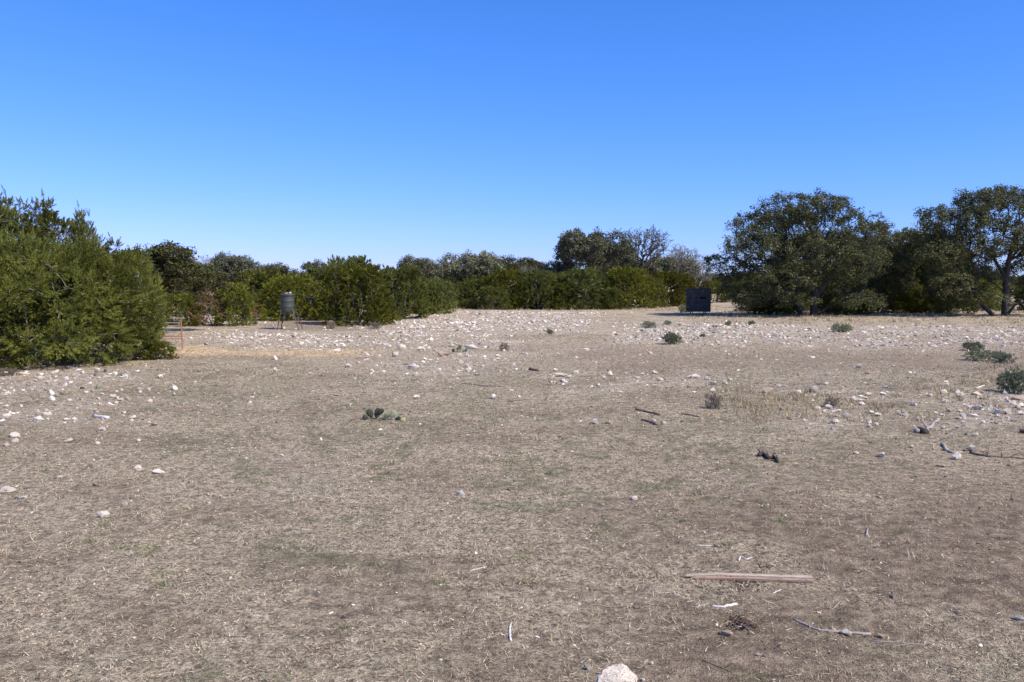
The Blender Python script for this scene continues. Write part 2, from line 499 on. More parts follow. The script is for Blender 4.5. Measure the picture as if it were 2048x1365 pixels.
def grass_cols(n, green):
    c = np.ones((n, 4))
    base = np.array([[0.54, 0.43, 0.30], [0.38, 0.29, 0.195], [0.68, 0.57, 0.42], [0.17, 0.12, 0.078], [0.50, 0.385, 0.25]])
    c[:, :3] = base[rng.integers(0, 5, n)] * rng.uniform(0.75, 1.1, (n, 1))
    gi = rng.random(n) < green
    c[gi, :3] = np.array([0.13, 0.155, 0.065]) * rng.uniform(0.7, 1.4, (gi.sum(), 1))
    return c
x, y = wedge_points(640000, 2.7, 30, 0.6)
r, s, b, g, t = masks(x, y)
dens = (0.22 + 0.9 * sstep(0.40, 0.62, fbm(x / 0.16, y / 0.16, 15, 3)) + 0.3 * g) * (1 - 0.75 * b) * (1 - 0.6 * np.clip(r, 0, 1))
keep = rng.random(len(x)) < dens
x, y, g = x[keep], y[keep], g[keep]
n = len(x); print('blades', n)
L = rng.uniform(0.010, 0.034, n) * (1 + y / 16)
W = rng.uniform(0.0012, 0.0028, n) * (1 + y / 6)
lean = np.abs(rng.normal(0.12, 0.28, n))
blades('dry_grass', 'short matted dead grass with thin green regrowth covering the pasture', x, y, L, W, lean, grass_cols(n, 0.04 + 0.75 * g), 0.002)

# tall dry grass in front of the trees and in the tufts
def tufts(name, label, nt_, d0, d1, per, hmin, hmax, colscale=1.0, thr=0.25, wscale=1.0, pw=1.6):
    x, y = wedge_points(nt_, d0, d1, pw)
    r, s, b, g, t = masks(x, y)
    keep = rng.random(len(x)) < np.clip(t - thr + 0.1, 0, 1)
    x, y = x[keep], y[keep]
    hh = rng.uniform(hmin, hmax, len(x))
    k = per
    X = np.repeat(x, k) + rng.normal(0, 0.05, len(x) * k); Y = np.repeat(y, k) + rng.normal(0, 0.05, len(x) * k)
    Hh = np.repeat(hh, k) * rng.uniform(0.4, 1.1, len(X))
    W = rng.uniform(0.002, 0.004, len(X)) * (1 + Y / 9) * wscale
    lean = rng.uniform(0.2, 1.35, len(X))
    c = grass_cols(len(X), 0.03); c[:, :3] *= colscale; c[:, 2] *= 0.86
    blades(name, label, X, Y, Hh, W, lean, c)
    print(name, len(X))
tufts('tall_dry_grass', 'tall straw coloured grass standing in front of the trees', 26000, 26, 85, 9, 0.12, 0.34, 0.95, 0.25)
tufts('bunch_grass', 'tawny bunch grass among the stones at the right', 11000, 8, 22, 26, 0.05, 0.17, 0.85, 0.22, 0.8, 1.2)

def near_tufts():
    nt_ = 420
    x, y = wedge_points(nt_, 3.2, 17, 1.2)
    k = 44
    rad = np.repeat(rng.uniform(0.02, 0.055, nt_), k) * rng.uniform(0.2, 1.6, nt_ * k)
    a = rng.uniform(0, 6.283, nt_ * k)
    X = np.repeat(x, k) + rad * np.cos(a) * 1.5; Y = np.repeat(y, k) + rad * np.sin(a)
    hh = np.repeat(rng.uniform(0.025, 0.075, nt_), k) * rng.uniform(0.4, 1.2, nt_ * k)
    W = rng.uniform(0.0012, 0.0026, nt_ * k) * (1 + Y / 8)
    c = grass_cols(nt_ * k, 0.02)
    gi = np.repeat(rng.random(nt_) < 0.35, k)
    c[gi, :3] = np.array([0.17, 0.19, 0.075]) * rng.uniform(0.6, 1.5, (gi.sum(), 1))
    blades('grass_tufts', 'small tufts of pale and green grass dotted over the near ground', X, Y, hh, W, rng.uniform(0.3, 1.3, nt_ * k), c)
near_tufts()
# straw strip
n = 14000
x, y = wedge_points(60000, 19, 26, 1.0)
r, s, b, g, t = masks(x, y)
kp = rng.random(len(x)) < s
x, y = x[kp], y[kp]; n = len(x)
c = np.ones((n, 4)); c[:, :3] = np.array([0.74, 0.56, 0.33]) * rng.uniform(0.7, 1.15, (n, 1))
blades('straw', 'golden strip of loose straw lying across the ground by the red gate', x, y, rng.uniform(0.05, 0.14, n), rng.uniform(0.005, 0.011, n), np.abs(rng.normal(0.1, 0.2, n)), c, 0.004)

# ------------------------------------------------------------------ trees
def tubes(P0, P1, R0, R1, sides=5):
    """prisms between points, arrays of n edges"""
    n = len(P0)
    d = P1 - P0; L = np.linalg.norm(d, axis=1, keepdims=True); L[L == 0] = 1e-6; d = d / L
    ref = np.tile([[0, 0, 1.0]], (n, 1)); ref[np.abs(d[:, 2]) > 0.9] = (1, 0, 0)
    u = np.cross(d, ref); u /= np.linalg.norm(u, axis=1, keepdims=True); v = np.cross(d, u)
    a = np.arange(sides) / sides * 2 * math.pi
    ring = u[:, None] * np.cos(a)[None, :, None] + v[:, None] * np.sin(a)[None, :, None]
    A = P0[:, None] + ring * R0[:, None, None]; B = P1[:, None] + ring * R1[:, None, None]
    V = np.concatenate([A, B], 1).reshape(-1, 3)
    i = np.arange(sides); j = (i + 1) % sides
    q = np.stack([i, j, j + sides, i + sides], -1)
    Q = (q[None] + (np.arange(n) * 2 * sides)[:, None, None]).reshape(-1, 4)
    return V, Q

def grow(roots, pts, r, bf=0.35, wig=0.12, tipr=0.006, power=2.4, up=0.12, bole=0.0):
    """greedy branching skeleton from the root chains through the points"""
    nodes_, parent, plen = [], [], []
    for chain in roots:
        last = -1
        if nodes_:
            dd = [np.linalg.norm(q - np.array(chain[0], float)) for q in nodes_]
            if min(dd) < 0.16:
                last = int(np.argmin(dd)); chain = chain[1:]
        for k, p in enumerate(chain):
            nodes_.append(np.array(p, float)); parent.append(last)
            plen.append(0 if last < 0 else plen[last] + np.linalg.norm(nodes_[-1] - nodes_[last]))
            last = len(nodes_) - 1
    ends = np.array([nodes_[i] for i in range(len(nodes_))])
    order = np.argsort([np.min(np.linalg.norm(ends - p, axis=1)) for p in pts])
    cap = len(nodes_) + len(pts) * 3 + 5
    NA = np.zeros((cap, 3)); PL = np.zeros(cap); nn = len(nodes_)
    NA[:nn] = nodes_; PL[:nn] = plen
    PA = list(parent)
    tips = []
    for oi in order:
        p = pts[oi]
        d = np.linalg.norm(NA[:nn] - p, axis=1) + bf * PL[:nn] + 1.5 * np.clip(NA[:nn, 2] - p[2], 0, 9) * 0.25
        q = int(np.argmin(d))
        a = NA[q].copy(); L = np.linalg.norm(p - a)
        last = q
        ns = 2 if L > 0.35 else 1
        for k in range(1, ns + 1):
            f = k / ns
            z = a + (p - a) * f
            if k < ns:
                z = z + r.normal(0, wig, 3) * L
                z[2] += up * L * (1 - f)
            NA[nn] = z; PL[nn] = PL[last] + np.linalg.norm(z - NA[last]); PA.append(last); last = nn; nn += 1
        tips.append(last)
    acc = np.full(nn, 0.0); PA = np.array(PA)
    haschild = np.zeros(nn, bool); haschild[PA[PA >= 0]] = True
    acc[~haschild] = tipr ** power
    for i in range(nn - 1, -1, -1):
        if acc[i] == 0: acc[i] = tipr ** power
        if PA[i] >= 0: acc[PA[i]] += acc[i]
    rad = acc ** (1 / power)
    if bole:
        nb = len(roots[0])
        for i in range(nb): rad[i] = max(rad[i], bole * (1.15 - 0.75 * i / nb))
    e = np.where(PA >= 0)[0]
    return NA[PA[e]], NA[e], np.minimum(rad[PA[e]], rad[e] * 1.5), rad[e]

def leaf_cloud(C, rc, per, size, r, flat=0.75, upb=0.5):
    """rhombic leaves round clump centres"""
    n = len(C) * per
    c = np.repeat(C, per, axis=0); R = np.repeat(rc, per)
    d = r.normal(size=(n, 3)); d /= np.linalg.norm(d, axis=1, keepdims=True)
    rad = R * r.uniform(0.15, 1.0, n) ** 0.6
    p = c + d * rad[:, None] * np.array([1, 1, flat])
    nrm = r.normal(size=(n, 3)); nrm[:, 2] = np.abs(nrm[:, 2]) + upb; nrm /= np.linalg.norm(nrm, axis=1, keepdims=True)
    t = np.cross(nrm, r.normal(size=(n, 3))); t /= np.linalg.norm(t, axis=1, keepdims=True); b = np.cross(nrm, t)
    s = size * r.uniform(0.6, 1.4, n)[:, None]
    V = np.stack([p - t * s, p + b * s * 0.5, p + t * s, p - b * s * 0.5], 1).reshape(-1, 3)
    return V, np.arange(4 * n).reshape(n, 4), np.repeat(r.random(len(C)), per) * 0.5 + r.random(n) * 0.5

def spray_cloud(C, D, L, per, r, nl=0.10, nw=0.02):
    """feathery sprays: thin needles leaving an axis"""
    n = len(C) * per
    c = np.repeat(C, per, axis=0); d = np.repeat(D, per, axis=0); l = np.repeat(L, per)
    t = r.uniform(0, 1, n)
    rn = r.normal(size=(n, 3)); rn -= (rn * d).sum(1, keepdims=True) * d; rn /= np.linalg.norm(rn, axis=1, keepdims=True)
    dirn = d + rn * r.uniform(0.35, 1.1, n)[:, None] * (1.15 - 0.6 * t)[:, None]
    dirn /= np.linalg.norm(dirn, axis=1, keepdims=True)
    p = c + d * (l * t)[:, None] + rn * (l * 0.10 * (1 - t))[:, None]
    ln = nl * r.uniform(0.5, 1.3, n)[:, None] * (1.1 - 0.5 * t)[:, None]
    side = np.cross(dirn, r.normal(size=(n, 3))); side /= np.linalg.norm(side, axis=1, keepdims=True)
    w = nw * r.uniform(0.6, 1.3, n)[:, None] / 2
    V = np.stack([p - side * w, p + side * w, p + dirn * ln], 1).reshape(-1, 3)
    return V, np.arange(3 * n).reshape(n, 3), np.repeat(r.random(len(C)), per) * 0.55 + r.random(n) * 0.45

def sample_lobes(lobes, n, r, lo=0.72, zmin=0.1, keep_in=0.35):
    lob = np.array(lobes, float)
    w = (lob[:, 3] * lob[:, 4] + lob[:, 3] * lob[:, 5]) ; w /= w.sum()
    out, dirs = [], []
    while len(out) < n:
        k = r.choice(len(lob), p=w)
        d = r.normal(size=3); d /= np.linalg.norm(d)
        f = r.uniform(lo, 1.0)
        p = lob[k, :3] + d * lob[k, 3:] * f
        if p[2] < zmin: continue
        q = ((p - lob[:, :3]) / lob[:, 3:]); m = np.sqrt((q * q).sum(1)); m[k] = 9
        if m.min() < 0.65 and r.random() > keep_in: continue
        g = d / lob[k, 3:]; g /= np.linalg.norm(g)
        out.append(p); dirs.append(g)
    return np.array(out), np.array(dirs)

def juniper_meshes(name, w, h, seed, sprays=900, per=55, spiky=0.0, nl=0.10, nw=0.02, sub=26, mat='juniper', skirt=0.1, base=0.06):
    """crown of width w and height h standing on z=0"""
    r = np.random.default_rng(seed)
    R = w / 2
    lobes = []
    for k in range(sub * 3):
        a = r.uniform(0, 6.283); zz = h * (base + (0.90 - base) * r.uniform(0, 1) ** 0.95)
        prof = math.sqrt(max(0.03, 1 - (zz / h) ** 2.8))
        rr_ = R * prof * (r.uniform(0.66, 0.93) if k % 4 else r.uniform(0.15, 0.6))
        s = R * r.uniform(0.11, 0.24)
        lobes.append((rr_ * math.cos(a), rr_ * math.sin(a), zz, s, s, s * r.uniform(0.55, 0.95)))
    for k in range(int(7 + spiky * 9)):
        a = r.uniform(0, 6.283); rr_ = R * r.uniform(0.0, 0.55)
        s = R * r.uniform(0.07, 0.15)
        lobes.append((rr_ * math.cos(a), rr_ * math.sin(a), h * r.uniform(0.82, 0.97) * (1 - 0.25 * (rr_ / R) ** 2), s, s, s * (1.1 + spiky * 1.5)))
    C, Dn = sample_lobes(lobes, sprays, r, 0.55, skirt, 0.5)
    cen = np.stack([C[:, 0], C[:, 1], C[:, 2] - h * 0.35], -1); cen /= np.linalg.norm(cen, axis=1, keepdims=True) + 1e-6
    D = Dn * 0.8 + cen * 0.45 + np.array([0, 0, 0.26]) + r.normal(0, 0.28, Dn.shape)
    D /= np.linalg.norm(D, axis=1, keepdims=True)
    L = r.uniform(0.12, 0.26, len(C)) * (w / 3) ** 0.5
    V, T, rn = spray_cloud(C, D, L, per, r, nl, nw)
    crown = new_mesh(name + '_crown', V, tris=T, mat=M[mat], attrs={'rnd': ('FACE', 'FLOAT', rn)})
    roots = []
    for k in range(4):
        a = k * 1.7 + r.uniform(0, 1); lean = r.uniform(0.15, 0.5)
        roots.append([(0.08 * math.cos(a), 0.08 * math.sin(a), -0.1), (R * 0.25 * math.cos(a) * lean * 2, R * 0.25 * math.sin(a) * lean * 2, h * 0.22), (R * 0.4 * math.cos(a) * lean * 2, R * 0.4 * math.sin(a) * lean * 2, h * 0.45)])
    sel = r.choice(len(C), min(len(C), 260), replace=False)
    P0, P1, R0, R1 = grow(roots, C[sel] - D[sel] * 0.05, r, 0.25, 0.1, 0.0045, 2.2)
    V, Q = tubes(P0, P1, np.maximum(R0, 0.006), np.maximum(R1, 0.005), 4)
    trunk = new_mesh(name + '_trunk', V, quads=Q, mat=M['twig'], smooth=True)
    return crown, trunk

def oak_meshes(name, lobes, roots, seed, clumps=650, per=60, leaf=0.045, rc=0.30, mat='oak', bark='bark', inner=140, tipr=0.009, zmin=1.0, bareness=0.0, lo=0.6, power=2.4, bole=0.0):
    r = np.random.default_rng(seed)
    C, Dn = sample_lobes(lobes, clumps, r, lo, zmin, 0.45)
    I, _ = sample_lobes(lobes, inner, r, 0.15, zmin * 0.8, 1.0)
    P0, P1, R0, R1 = grow(roots, np.vstack([I, C]), r, 0.30, 0.13, tipr, power, bole=bole)
    V, Q = tubes(P0, P1, R0, R1, 5)
    trunk = new_mesh(name + '_trunk', V, quads=Q, mat=M[bark], smooth=True)
    if bareness >= 1: return None, trunk
    keep = r.random(len(C)) > bareness
    Cc = C[keep]
    V, Q, rn = leaf_cloud(Cc, r.uniform(0.6, 1.3, len(Cc)) * rc, per, leaf, r)
    crown = new_mesh(name + '_crown', V, quads=Q, mat=M[mat], attrs={'rnd': ('FACE', 'FLOAT', rn)})
    return crown, trunk

def place(name, meshes, loc, label, cat='tree', group=None, rz=0, sc_=(1, 1, 1), trunk_name='trunk', crown_name='crown'):
    o = empty(name, loc, label, cat, group, rz)
    o.scale = sc_
    if meshes[0] is not None: link(crown_name, meshes[0], o)
    if meshes[1] is not None: link(trunk_name, meshes[1], o)
    return o

def at(px, D, dz=0.0):
    """foot of something seen at column px at distance D"""
    x = (px - 1024) / F * D * (cp + 0) ; y = D
    return Vector((x, y, float(H(x, y)) + dz))

# --- near junipers on the left
JA = juniper_meshes('juniper_a', 4.4, 3.0, 1, 4200, 60, 0.0, 0.06, 0.015, 32, base=0.13)
JB = juniper_meshes('juniper_b', 3.4, 3.0, 2, 3200, 58, 0.2, 0.06, 0.015, 28, base=0.10)
JT = juniper_meshes('juniper_tall', 2.6, 3.7, 3, 950, 60, 1.3, 0.06, 0.016, 11)
JC = juniper_meshes('juniper_c', 3.2, 2.6, 4, 1700, 46, 0.15, 0.10, 0.030, 34, skirt=0.03, base=0.03)
JD = juniper_meshes('juniper_d', 3.0, 2.8, 5, 1600, 46, 0.2, 0.10, 0.031, 32, skirt=0.03, base=0.03)
JE = juniper_meshes('juniper_e', 3.4, 2.3, 6, 1600, 46, 0.0, 0.10, 0.031, 32, skirt=0.03, base=0.03)

def jun(m, px, base, wpx, top, label, group='junipers', w0=3.0, h0=2.6, name='juniper', D=None, rz=None, cat='tree'):
    """juniper spanning wpx pixels, its top at row top, its foot at row base"""
    if D is None:
        x, D = G(px, base)
    loc = at(px, D)
    Wm = wpx / PM(D); Hm = ((575 - top) * (1.12 if D > 40 else 1.0)) / PM(D) + CAMH - loc.z
    return place(name, m, loc, label, cat, group, random.uniform(0, 6.28) if rz is None else rz, (Wm / w0, Wm / w0, Hm / h0))
NJ = 'near junipers at the left edge'
jun(JA, 60, 728, 380, 480, 'broad olive green juniper at the left edge, its dark underside on the stones', NJ, 4.0, 3.0)
jun(JT, 92, 712, 200, 412, 'tallest juniper with ragged spiky tops, rising at the left edge above the broad one', NJ, 2.7, 3.8)
jun(JT, 165, 706, 120, 432, 'small spiky juniper top right of the tallest one at the left', NJ, 2.7, 3.8, rz=4)
jun(JT, 25, 710, 170, 408, 'ragged juniper top between the tallest one and the left edge', NJ, 2.7, 3.8, rz=5.2)
jun(JT, -40, 715, 260, 392, 'spiky topped juniper cut by the left edge of the photo', NJ, 2.7, 3.8, rz=2.2)
jun(JB, 200, 722, 240, 478, 'dense juniper to the right of the broad one at the left edge', NJ, 3.3, 3.05)
jun(JB, 268, 712, 106, 508, 'narrow juniper whose right side hides part of the red gate', NJ, 3.3, 3.05, rz=2.5)
jun(JA, 130, 700, 310, 500, 'juniper standing behind the dense near ones at the left', NJ, 4.0, 3.0, rz=1.0)
jun(JC, 312, 719, 66, 682, 'low juniper seedling growing at the right foot of the near clump, before the red gate', NJ, 3.0, 2.6, name='juniper_seedling')
jun(JD, -180, 745, 380, 460, 'juniper just outside the left edge', NJ, 3.0, 2.8)

# --- oak protos
def dome_lobes(w, h, seed, n=14, z0=0.35):
    r = np.random.default_rng(seed); R = w / 2
    L = [(0, 0, h * 0.62, R * 0.5, R * 0.5, h * 0.26)]
    for k in range(n):
        a = r.uniform(0, 6.283); f = r.uniform(0.25, 0.75)
        zz = h * (z0 + (0.92 - z0) * math.sqrt(max(0, 1 - f * f)) * r.uniform(0.55, 0.95))
        s = R * r.uniform(0.22, 0.36)
        L.append((R * f * math.cos(a), R * f * math.sin(a), zz, s, s, s * 0.62 * h / w * 1.3))
    return L
O1 = oak_meshes('oak_one', dome_lobes(5, 4.2, 1, z0=0.25), [[(0, 0, -.1), (0.1, 0, .8), (0.0, 0.1, 1.5)]], 21, 520, 46, 0.06, 0.30, zmin=0.4)
O2 = oak_meshes('oak_two', dome_lobes(5, 4.2, 2, z0=0.30), [[(0, 0, -.1), (-0.1, 0, .9), (-.2, 0.1, 1.5)], [(.2, 0, -.1), (0.5, 0, 1.2)]], 22, 480, 44, 0.06, 0.28, mat='oak_grey', zmin=0.5, bark='bare')
O3 = oak_meshes('oak_bare', dome_lobes(5, 5.6, 3, 18, z0=0.35), [[(0, 0, -.1), (0.1, 0, 1.2), (0.0, 0.1, 2.2)]], 23, 900, 9, 0.045, 0.12, mat='oak_grey', bark='bark', zmin=1.4, inner=160, tipr=0.010, bareness=0.5, lo=0.45, power=2.3)
O4 = oak_meshes('twiggy_bare', dome_lobes(4.5, 4.0, 4, 16, z0=0.25), [[(0, 0, -.1), (0.1, 0, .9)], [(.15, .1, -.1), (0.3, .3, 1.1)]], 24, 1300, 5, 0.04, 0.12, mat='oak_grey', bark='bare', zmin=0.4, inner=120, tipr=0.007, bareness=0.8, lo=0.3, power=2.3)

def oak(m, px, base, wpx, top, label, group='oaks', w0=5.0, h0=4.1, D=None, name='oak_tree', rz=None):
    return jun(m, px, base, wpx, top, label, group, w0, h0, name, D, rz)

# left to feeder
TL = 'trees of the long tree line'
oak(O1, 305, 0, 280, 474, 'rounded oak rising behind the near junipers', TL, D=30)
oak(O1, 370, 0, 150, 512, 'small oak sloping down right of the near clump', TL, D=38, rz=2.)
jun(JC, 360, 652, 78, 585, 'green juniper just right of the near clump behind the red gate', TL)
jun(JD, 468, 652, 82, 572, 'round green juniper touching the rusty bare shrub', TL)
# rusty shrub
RS = juniper_meshes('rusty', 2.2, 1.9, 31, 420, 30, 0.3, 0.10, 0.02, 16, mat='red_twig')
def small(m, px, base, wpx, top, label, w0, h0, name='dead_shrub', group=None, cat='shrub'):
    return jun(m, px, base, wpx, top, label, group, w0, h0, name, cat=cat, crown=None) if False else jun(m, px, base, wpx, top, label, group, w0, h0, name, cat=cat)
small(RS, 425, 652, 84, 566, 'rusty brown half dead shrub left of the round green juniper', 2.1, 1.9)
small(RS, 515, 636, 30, 603, 'small reddish shrub left of the feeder', 2.1, 1.9)
oak(O4, 430, 0, 90, 505, 'bare pale tree poking above the tree line left of the feeder', TL, 4.2, 4.0, D=62, name='bare_tree')
oak(O1, 395, 0, 120, 520, 'dark oak behind the rusty shrub', TL, D=52, rz=1.)
oak(O2, 470, 0, 120, 508, 'greyish oak in the tree line above the round green juniper', TL, D=58)
oak(O1, 545, 0, 120, 526, 'dark oak in the tree line left of the feeder', TL, D=60, rz=3)
jun(JC, 520, 0, 110, 545, 'juniper in the second row left of the feeder', TL, D=50)
jun(JE, 590, 641, 135, 556, 'wide juniper directly behind the feeder', TL, 3.3, 2.3)
oak(O1, 640, 0, 95, 521, 'domed dark oak top right above the feeder', TL, D=60, rz=1.3)
jun(JC, 655, 0, 110, 540, 'juniper in the second row right of the feeder', TL, D=46)
jun(JC, 712, 649, 140, 532, 'large round juniper with a twiggy open base right of the feeder', TL, rz=.7)
jun(JD, 800, 637, 125, 545, 'juniper right of the large round one, second from the feeder', TL)
jun(JE, 872, 628, 88, 562, 'low domed juniper at the right end of the feeder group', TL, 3.3, 2.3)
jun(JD, 700, 0, 130, 528, 'juniper top showing behind the large round juniper', TL, D=50)
oak(O2, 745, 0, 110, 533, 'oak top behind the junipers right of the feeder', TL, D=60, rz=1)
oak(O2, 835, 0, 115, 514, 'thin grey oak behind the low domed juniper', TL, D=66, rz=2)
oak(O2, 938, 0, 145, 505, 'grey green oak in the middle of the tree line', TL, D=68, rz=4)
oak(O4, 985, 0, 90, 530, 'leafless pale tree in the middle of the tree line', TL, 4.2, 4.0, D=69, name='bare_tree')
oak(O1, 1020, 0, 170, 513, 'broad green crown behind the leafless pale tree', TL, D=82, rz=5)
oak(O4, 1070, 0, 80, 523, 'small leafless crown just left of the tall middle oak', TL, 4.2, 4.0, D=78, name='bare_tree')
jun(JD, 1010, 0, 95, 548, 'dark juniper below the leafless pale tree', TL, D=66)
jun(JC, 1078, 0, 95, 545, 'dark juniper below the left side of the tall middle oak', TL, D=66, rz=2)
jun(JD, 1165, 0, 118, 538, 'pointed juniper under the tall middle oak', TL, 3.0, 2.9, D=66, rz=1)
jun(JC, 1255, 0, 105, 540, 'juniper under the open bare crowned oak', TL, D=67, rz=3)
jun(JE, 1340, 0, 110, 549, 'juniper left of the black blind', TL, 3.3, 2.3, D=74)
jun(JC, 1395, 0, 60, 560, 'lighter juniper rising behind the black blind', TL, D=86)
oak(O2, 1185, 0, 175, 462, 'tall grey green oak in the middle of the tree line', TL, D=76, rz=.4)
oak(O3, 1287, 0, 120, 452, 'tall oak with an open nearly bare crown against the sky', TL, 4.6, 5.6, D=80, rz=1.0)
oak(O4, 1358, 0, 125, 486, 'bare grey twiggy tree left above the black blind', TL, 4.3, 4.0, D=82, name='bare_tree', rz=2)
oak(O2, 1235, 0, 130, 497, 'grey crown between the tall middle oak and the open bare crowned oak', TL, D=83, rz=5)
oak(O4, 1395, 0, 90, 520, 'low bare crown above the right side of the blind', TL, 4.3, 4.0, D=84, name='bare_tree', rz=1)
oak(O2, 1345, 0, 130, 512, 'grey leafy crown beneath the bare grey twiggy tree', TL, D=85, rz=1)
oak(O2, 1300, 0, 150, 520, 'grey oak behind the foot of the bare crowned oak', TL, D=84, rz=3)
oak(O2, 1120, 0, 80, 520, 'small grey oak at the left shoulder of the tall middle oak', TL, D=78, rz=3.3)
# gaps behind
US = 'low junipers at the foot of the tree line'
for k, (px, wpx, top, D) in enumerate([(530, 70, 585, 46), (575, 90, 568, 50), (625, 80, 575, 47), (668, 70, 585, 43), (690, 90, 560, 45), (745, 80, 565, 43), (775, 90, 560, 47), (825, 90, 560, 50), (850, 70, 575, 52), (395, 70, 590, 48), (440, 70, 585, 52), (500, 80, 575, 55), (545, 60, 580, 50), (640, 70, 580, 50), (760, 80, 570, 56), (845, 80, 570, 60), (905, 80, 565, 66), (950, 90, 560, 67), (985, 70, 575, 64), (1045, 80, 560, 68), (1110, 80, 556, 68), (1130, 60, 570, 65), (1210, 80, 555, 69), (1225, 50, 580, 65), (1300, 70, 560, 70), (1370, 50, 566, 78)]):
    jun((JC, JE, JD)[k % 3], px, 0, wpx, top, 'low dark juniper filling the foot of the tree line', US, 3.1, 2.5, D=D, name='low_juniper')
US2 = 'low junipers in the shade of the big oaks'
for k, (px, wpx, top, D) in enumerate([(1505, 60, 585, 58), (1568, 70, 594, 51), (1668, 80, 590, 51), (1705, 80, 588, 52), (1800, 90, 575, 55), (1850, 90, 575, 54), (1900, 90, 580, 53), (1530, 60, 590, 52), (1560, 90, 565, 62), (1610, 100, 560, 60), (1700, 100, 560, 60), (1640, 100, 540, 70), (1775, 110, 550, 62), (1845, 110, 540, 63), (1915, 100, 555, 64), (1590, 130, 530, 75), (1720, 130, 520, 74), (1800, 130, 520, 74), (1880, 130, 520, 74), (1985, 70, 585, 66)]):
    jun((JC, JE, JD)[k % 3], px, 0, wpx, top, 'low dark juniper standing in shade behind the big oaks', US2, 3.1, 2.5, D=D, name='low_juniper')
FW = 'far trees behind the tree line'
for k, (px, wpx, top, D) in enumerate([(-150, 320, 500, 45), (-20, 300, 520, 50), (130, 260, 520, 50), (250, 200, 530, 55), (340, 150, 540, 75), (430, 150, 542, 90), (520, 160, 545, 95), (610, 160, 545, 95), (700, 150, 540, 95), (790, 150, 545, 95), (880, 150, 540, 100), (960, 150, 535, 105), (1050, 150, 535, 105), (1150, 150, 540, 110), (1240, 150, 535, 110), (1330, 150, 540, 115)]):
    (oak if k % 2 else jun)((O1 if k % 2 else JE), px, 0, wpx, top, 'dark evergreen standing in the back rows of the tree line', FW, *( (5.0, 4.1) if k % 2 else (3.3, 2.3)), D=D, name='background_tree')
for k, (px, wpx, top, D) in enumerate([(1425, 60, 548, 170), (1462, 70, 552, 165), (1405, 60, 556, 175), (1500, 90, 545, 160), (1900, 150, 560, 150), (2000, 160, 562, 150), (2100, 160, 560, 150)]):
    oak(O1 if k % 2 else O2, px, 0, wpx, top, 'distant tree at the far side of the clearing beyond the blind' if px < 1600 else 'distant tree seen low behind the right oak trunk', 'distant trees past the blind' if px < 1600 else 'distant trees at the right', D=D, name='distant_tree')

for k, (px, wpx, top, D) in enumerate([(1404, 50, 556, 140), (1428, 44, 560, 150), (1448, 40, 556, 155), (1470, 50, 552, 150), (1500, 60, 550, 140), (1985, 70, 560, 120), (2040, 80, 556, 110), (2090, 90, 556, 100)]):
    jun((JC, JE)[k % 2], px, 0, wpx, top, 'low distant juniper across the clearing beyond the blind' if px < 1600 else 'low distant juniper seen past the right oak trunk', 'distant junipers past the blind' if px < 1600 else 'distant junipers at the right', 3.1, 2.5, D=D, name='distant_juniper')
# --- big oak on the right
D0 = 49.0
def L_(px, py, wpx, hpx, dy=0.0, dep=1.0, ox=1625, D=D0):
    """lobe seen at pixel with size in pixels, relative to a tree foot at column ox"""
    k = PM(D)
    return ((px - ox) / k, dy, (575 - py) / k + CAMH, wpx / 2 / k, wpx / 2 / k * dep, hpx / 2 / k)
big = []
for (px, py, w, h) in [(1560, 425, 130, 70), (1620, 416, 130, 60), (1672, 425, 110, 66), (1510, 455, 120, 60), (1570, 460, 150, 90), (1640, 455, 160, 90), (1700, 470, 110, 90),
                       (1485, 492, 110, 60), (1452, 522, 64, 30), (1535, 510, 150, 80), (1610, 515, 150, 90), (1680, 525, 140, 90), (1730, 530, 80, 90), (1480, 535, 110, 56), (1555, 562, 140, 80), (1640, 572, 150, 76), (1712, 580, 100, 76), (1478, 570, 80, 56), (1500, 596, 90, 50), (1570, 605, 90, 40), (1690, 605, 90, 44)]:
    r_ = random.uniform(-2.6, 2.6) * (1 if py > 440 else .6)
    big.append(L_(px, py, w, h, r_, 1.2))
BO = oak_meshes('big_oak', big, [[(0.15, 0, -.15), (0.1, 0, 1.0), (0.2, 0, 2.0), (0.0, .2, 3.0), (-.2, 0, 4.2)], [(-.55, .3, -.15), (-.7, .3, 1.2), (-1.0, .2, 2.4), (-1.5, 0, 3.4)], [(.15, .1, .9), (0.9, -.1, 2.2), (1.5, 0, 3.2)]], 41, 2100, 46, 0.056, 0.32, zmin=0.6, inner=260, bole=0.22, tipr=0.0125)
place('oak_tree', BO, at(1625, D0), 'great spreading live oak with a wide domed crown right of the black blind', group='big oaks at the right')
r2 = []
for (px, py, w, h) in [(1750, 470, 90, 60), (1790, 490, 80, 60), (1720, 500, 80, 60), (1765, 530, 120, 70), (1800, 560, 90, 60), (1740, 580, 100, 60), (1700, 600, 60, 40)]:
    r2.append(L_(px, py, w, h, random.uniform(-1.5, 1.5), 1.2, 1765, 53))
O5 = oak_meshes('right_mid_oak', r2, [[(0, 0, -.1), (0.1, 0, 1.0), (0, 0, 2.2)], [(.2, .2, -.1), (.8, 0, 1.6)]], 42, 750, 50, 0.06, 0.32, zmin=0.5, inner=100)
place('oak_tree', O5, at(1765, 53), 'lower oak joined to the right side of the great oak', group='big oaks at the right')
r3 = []
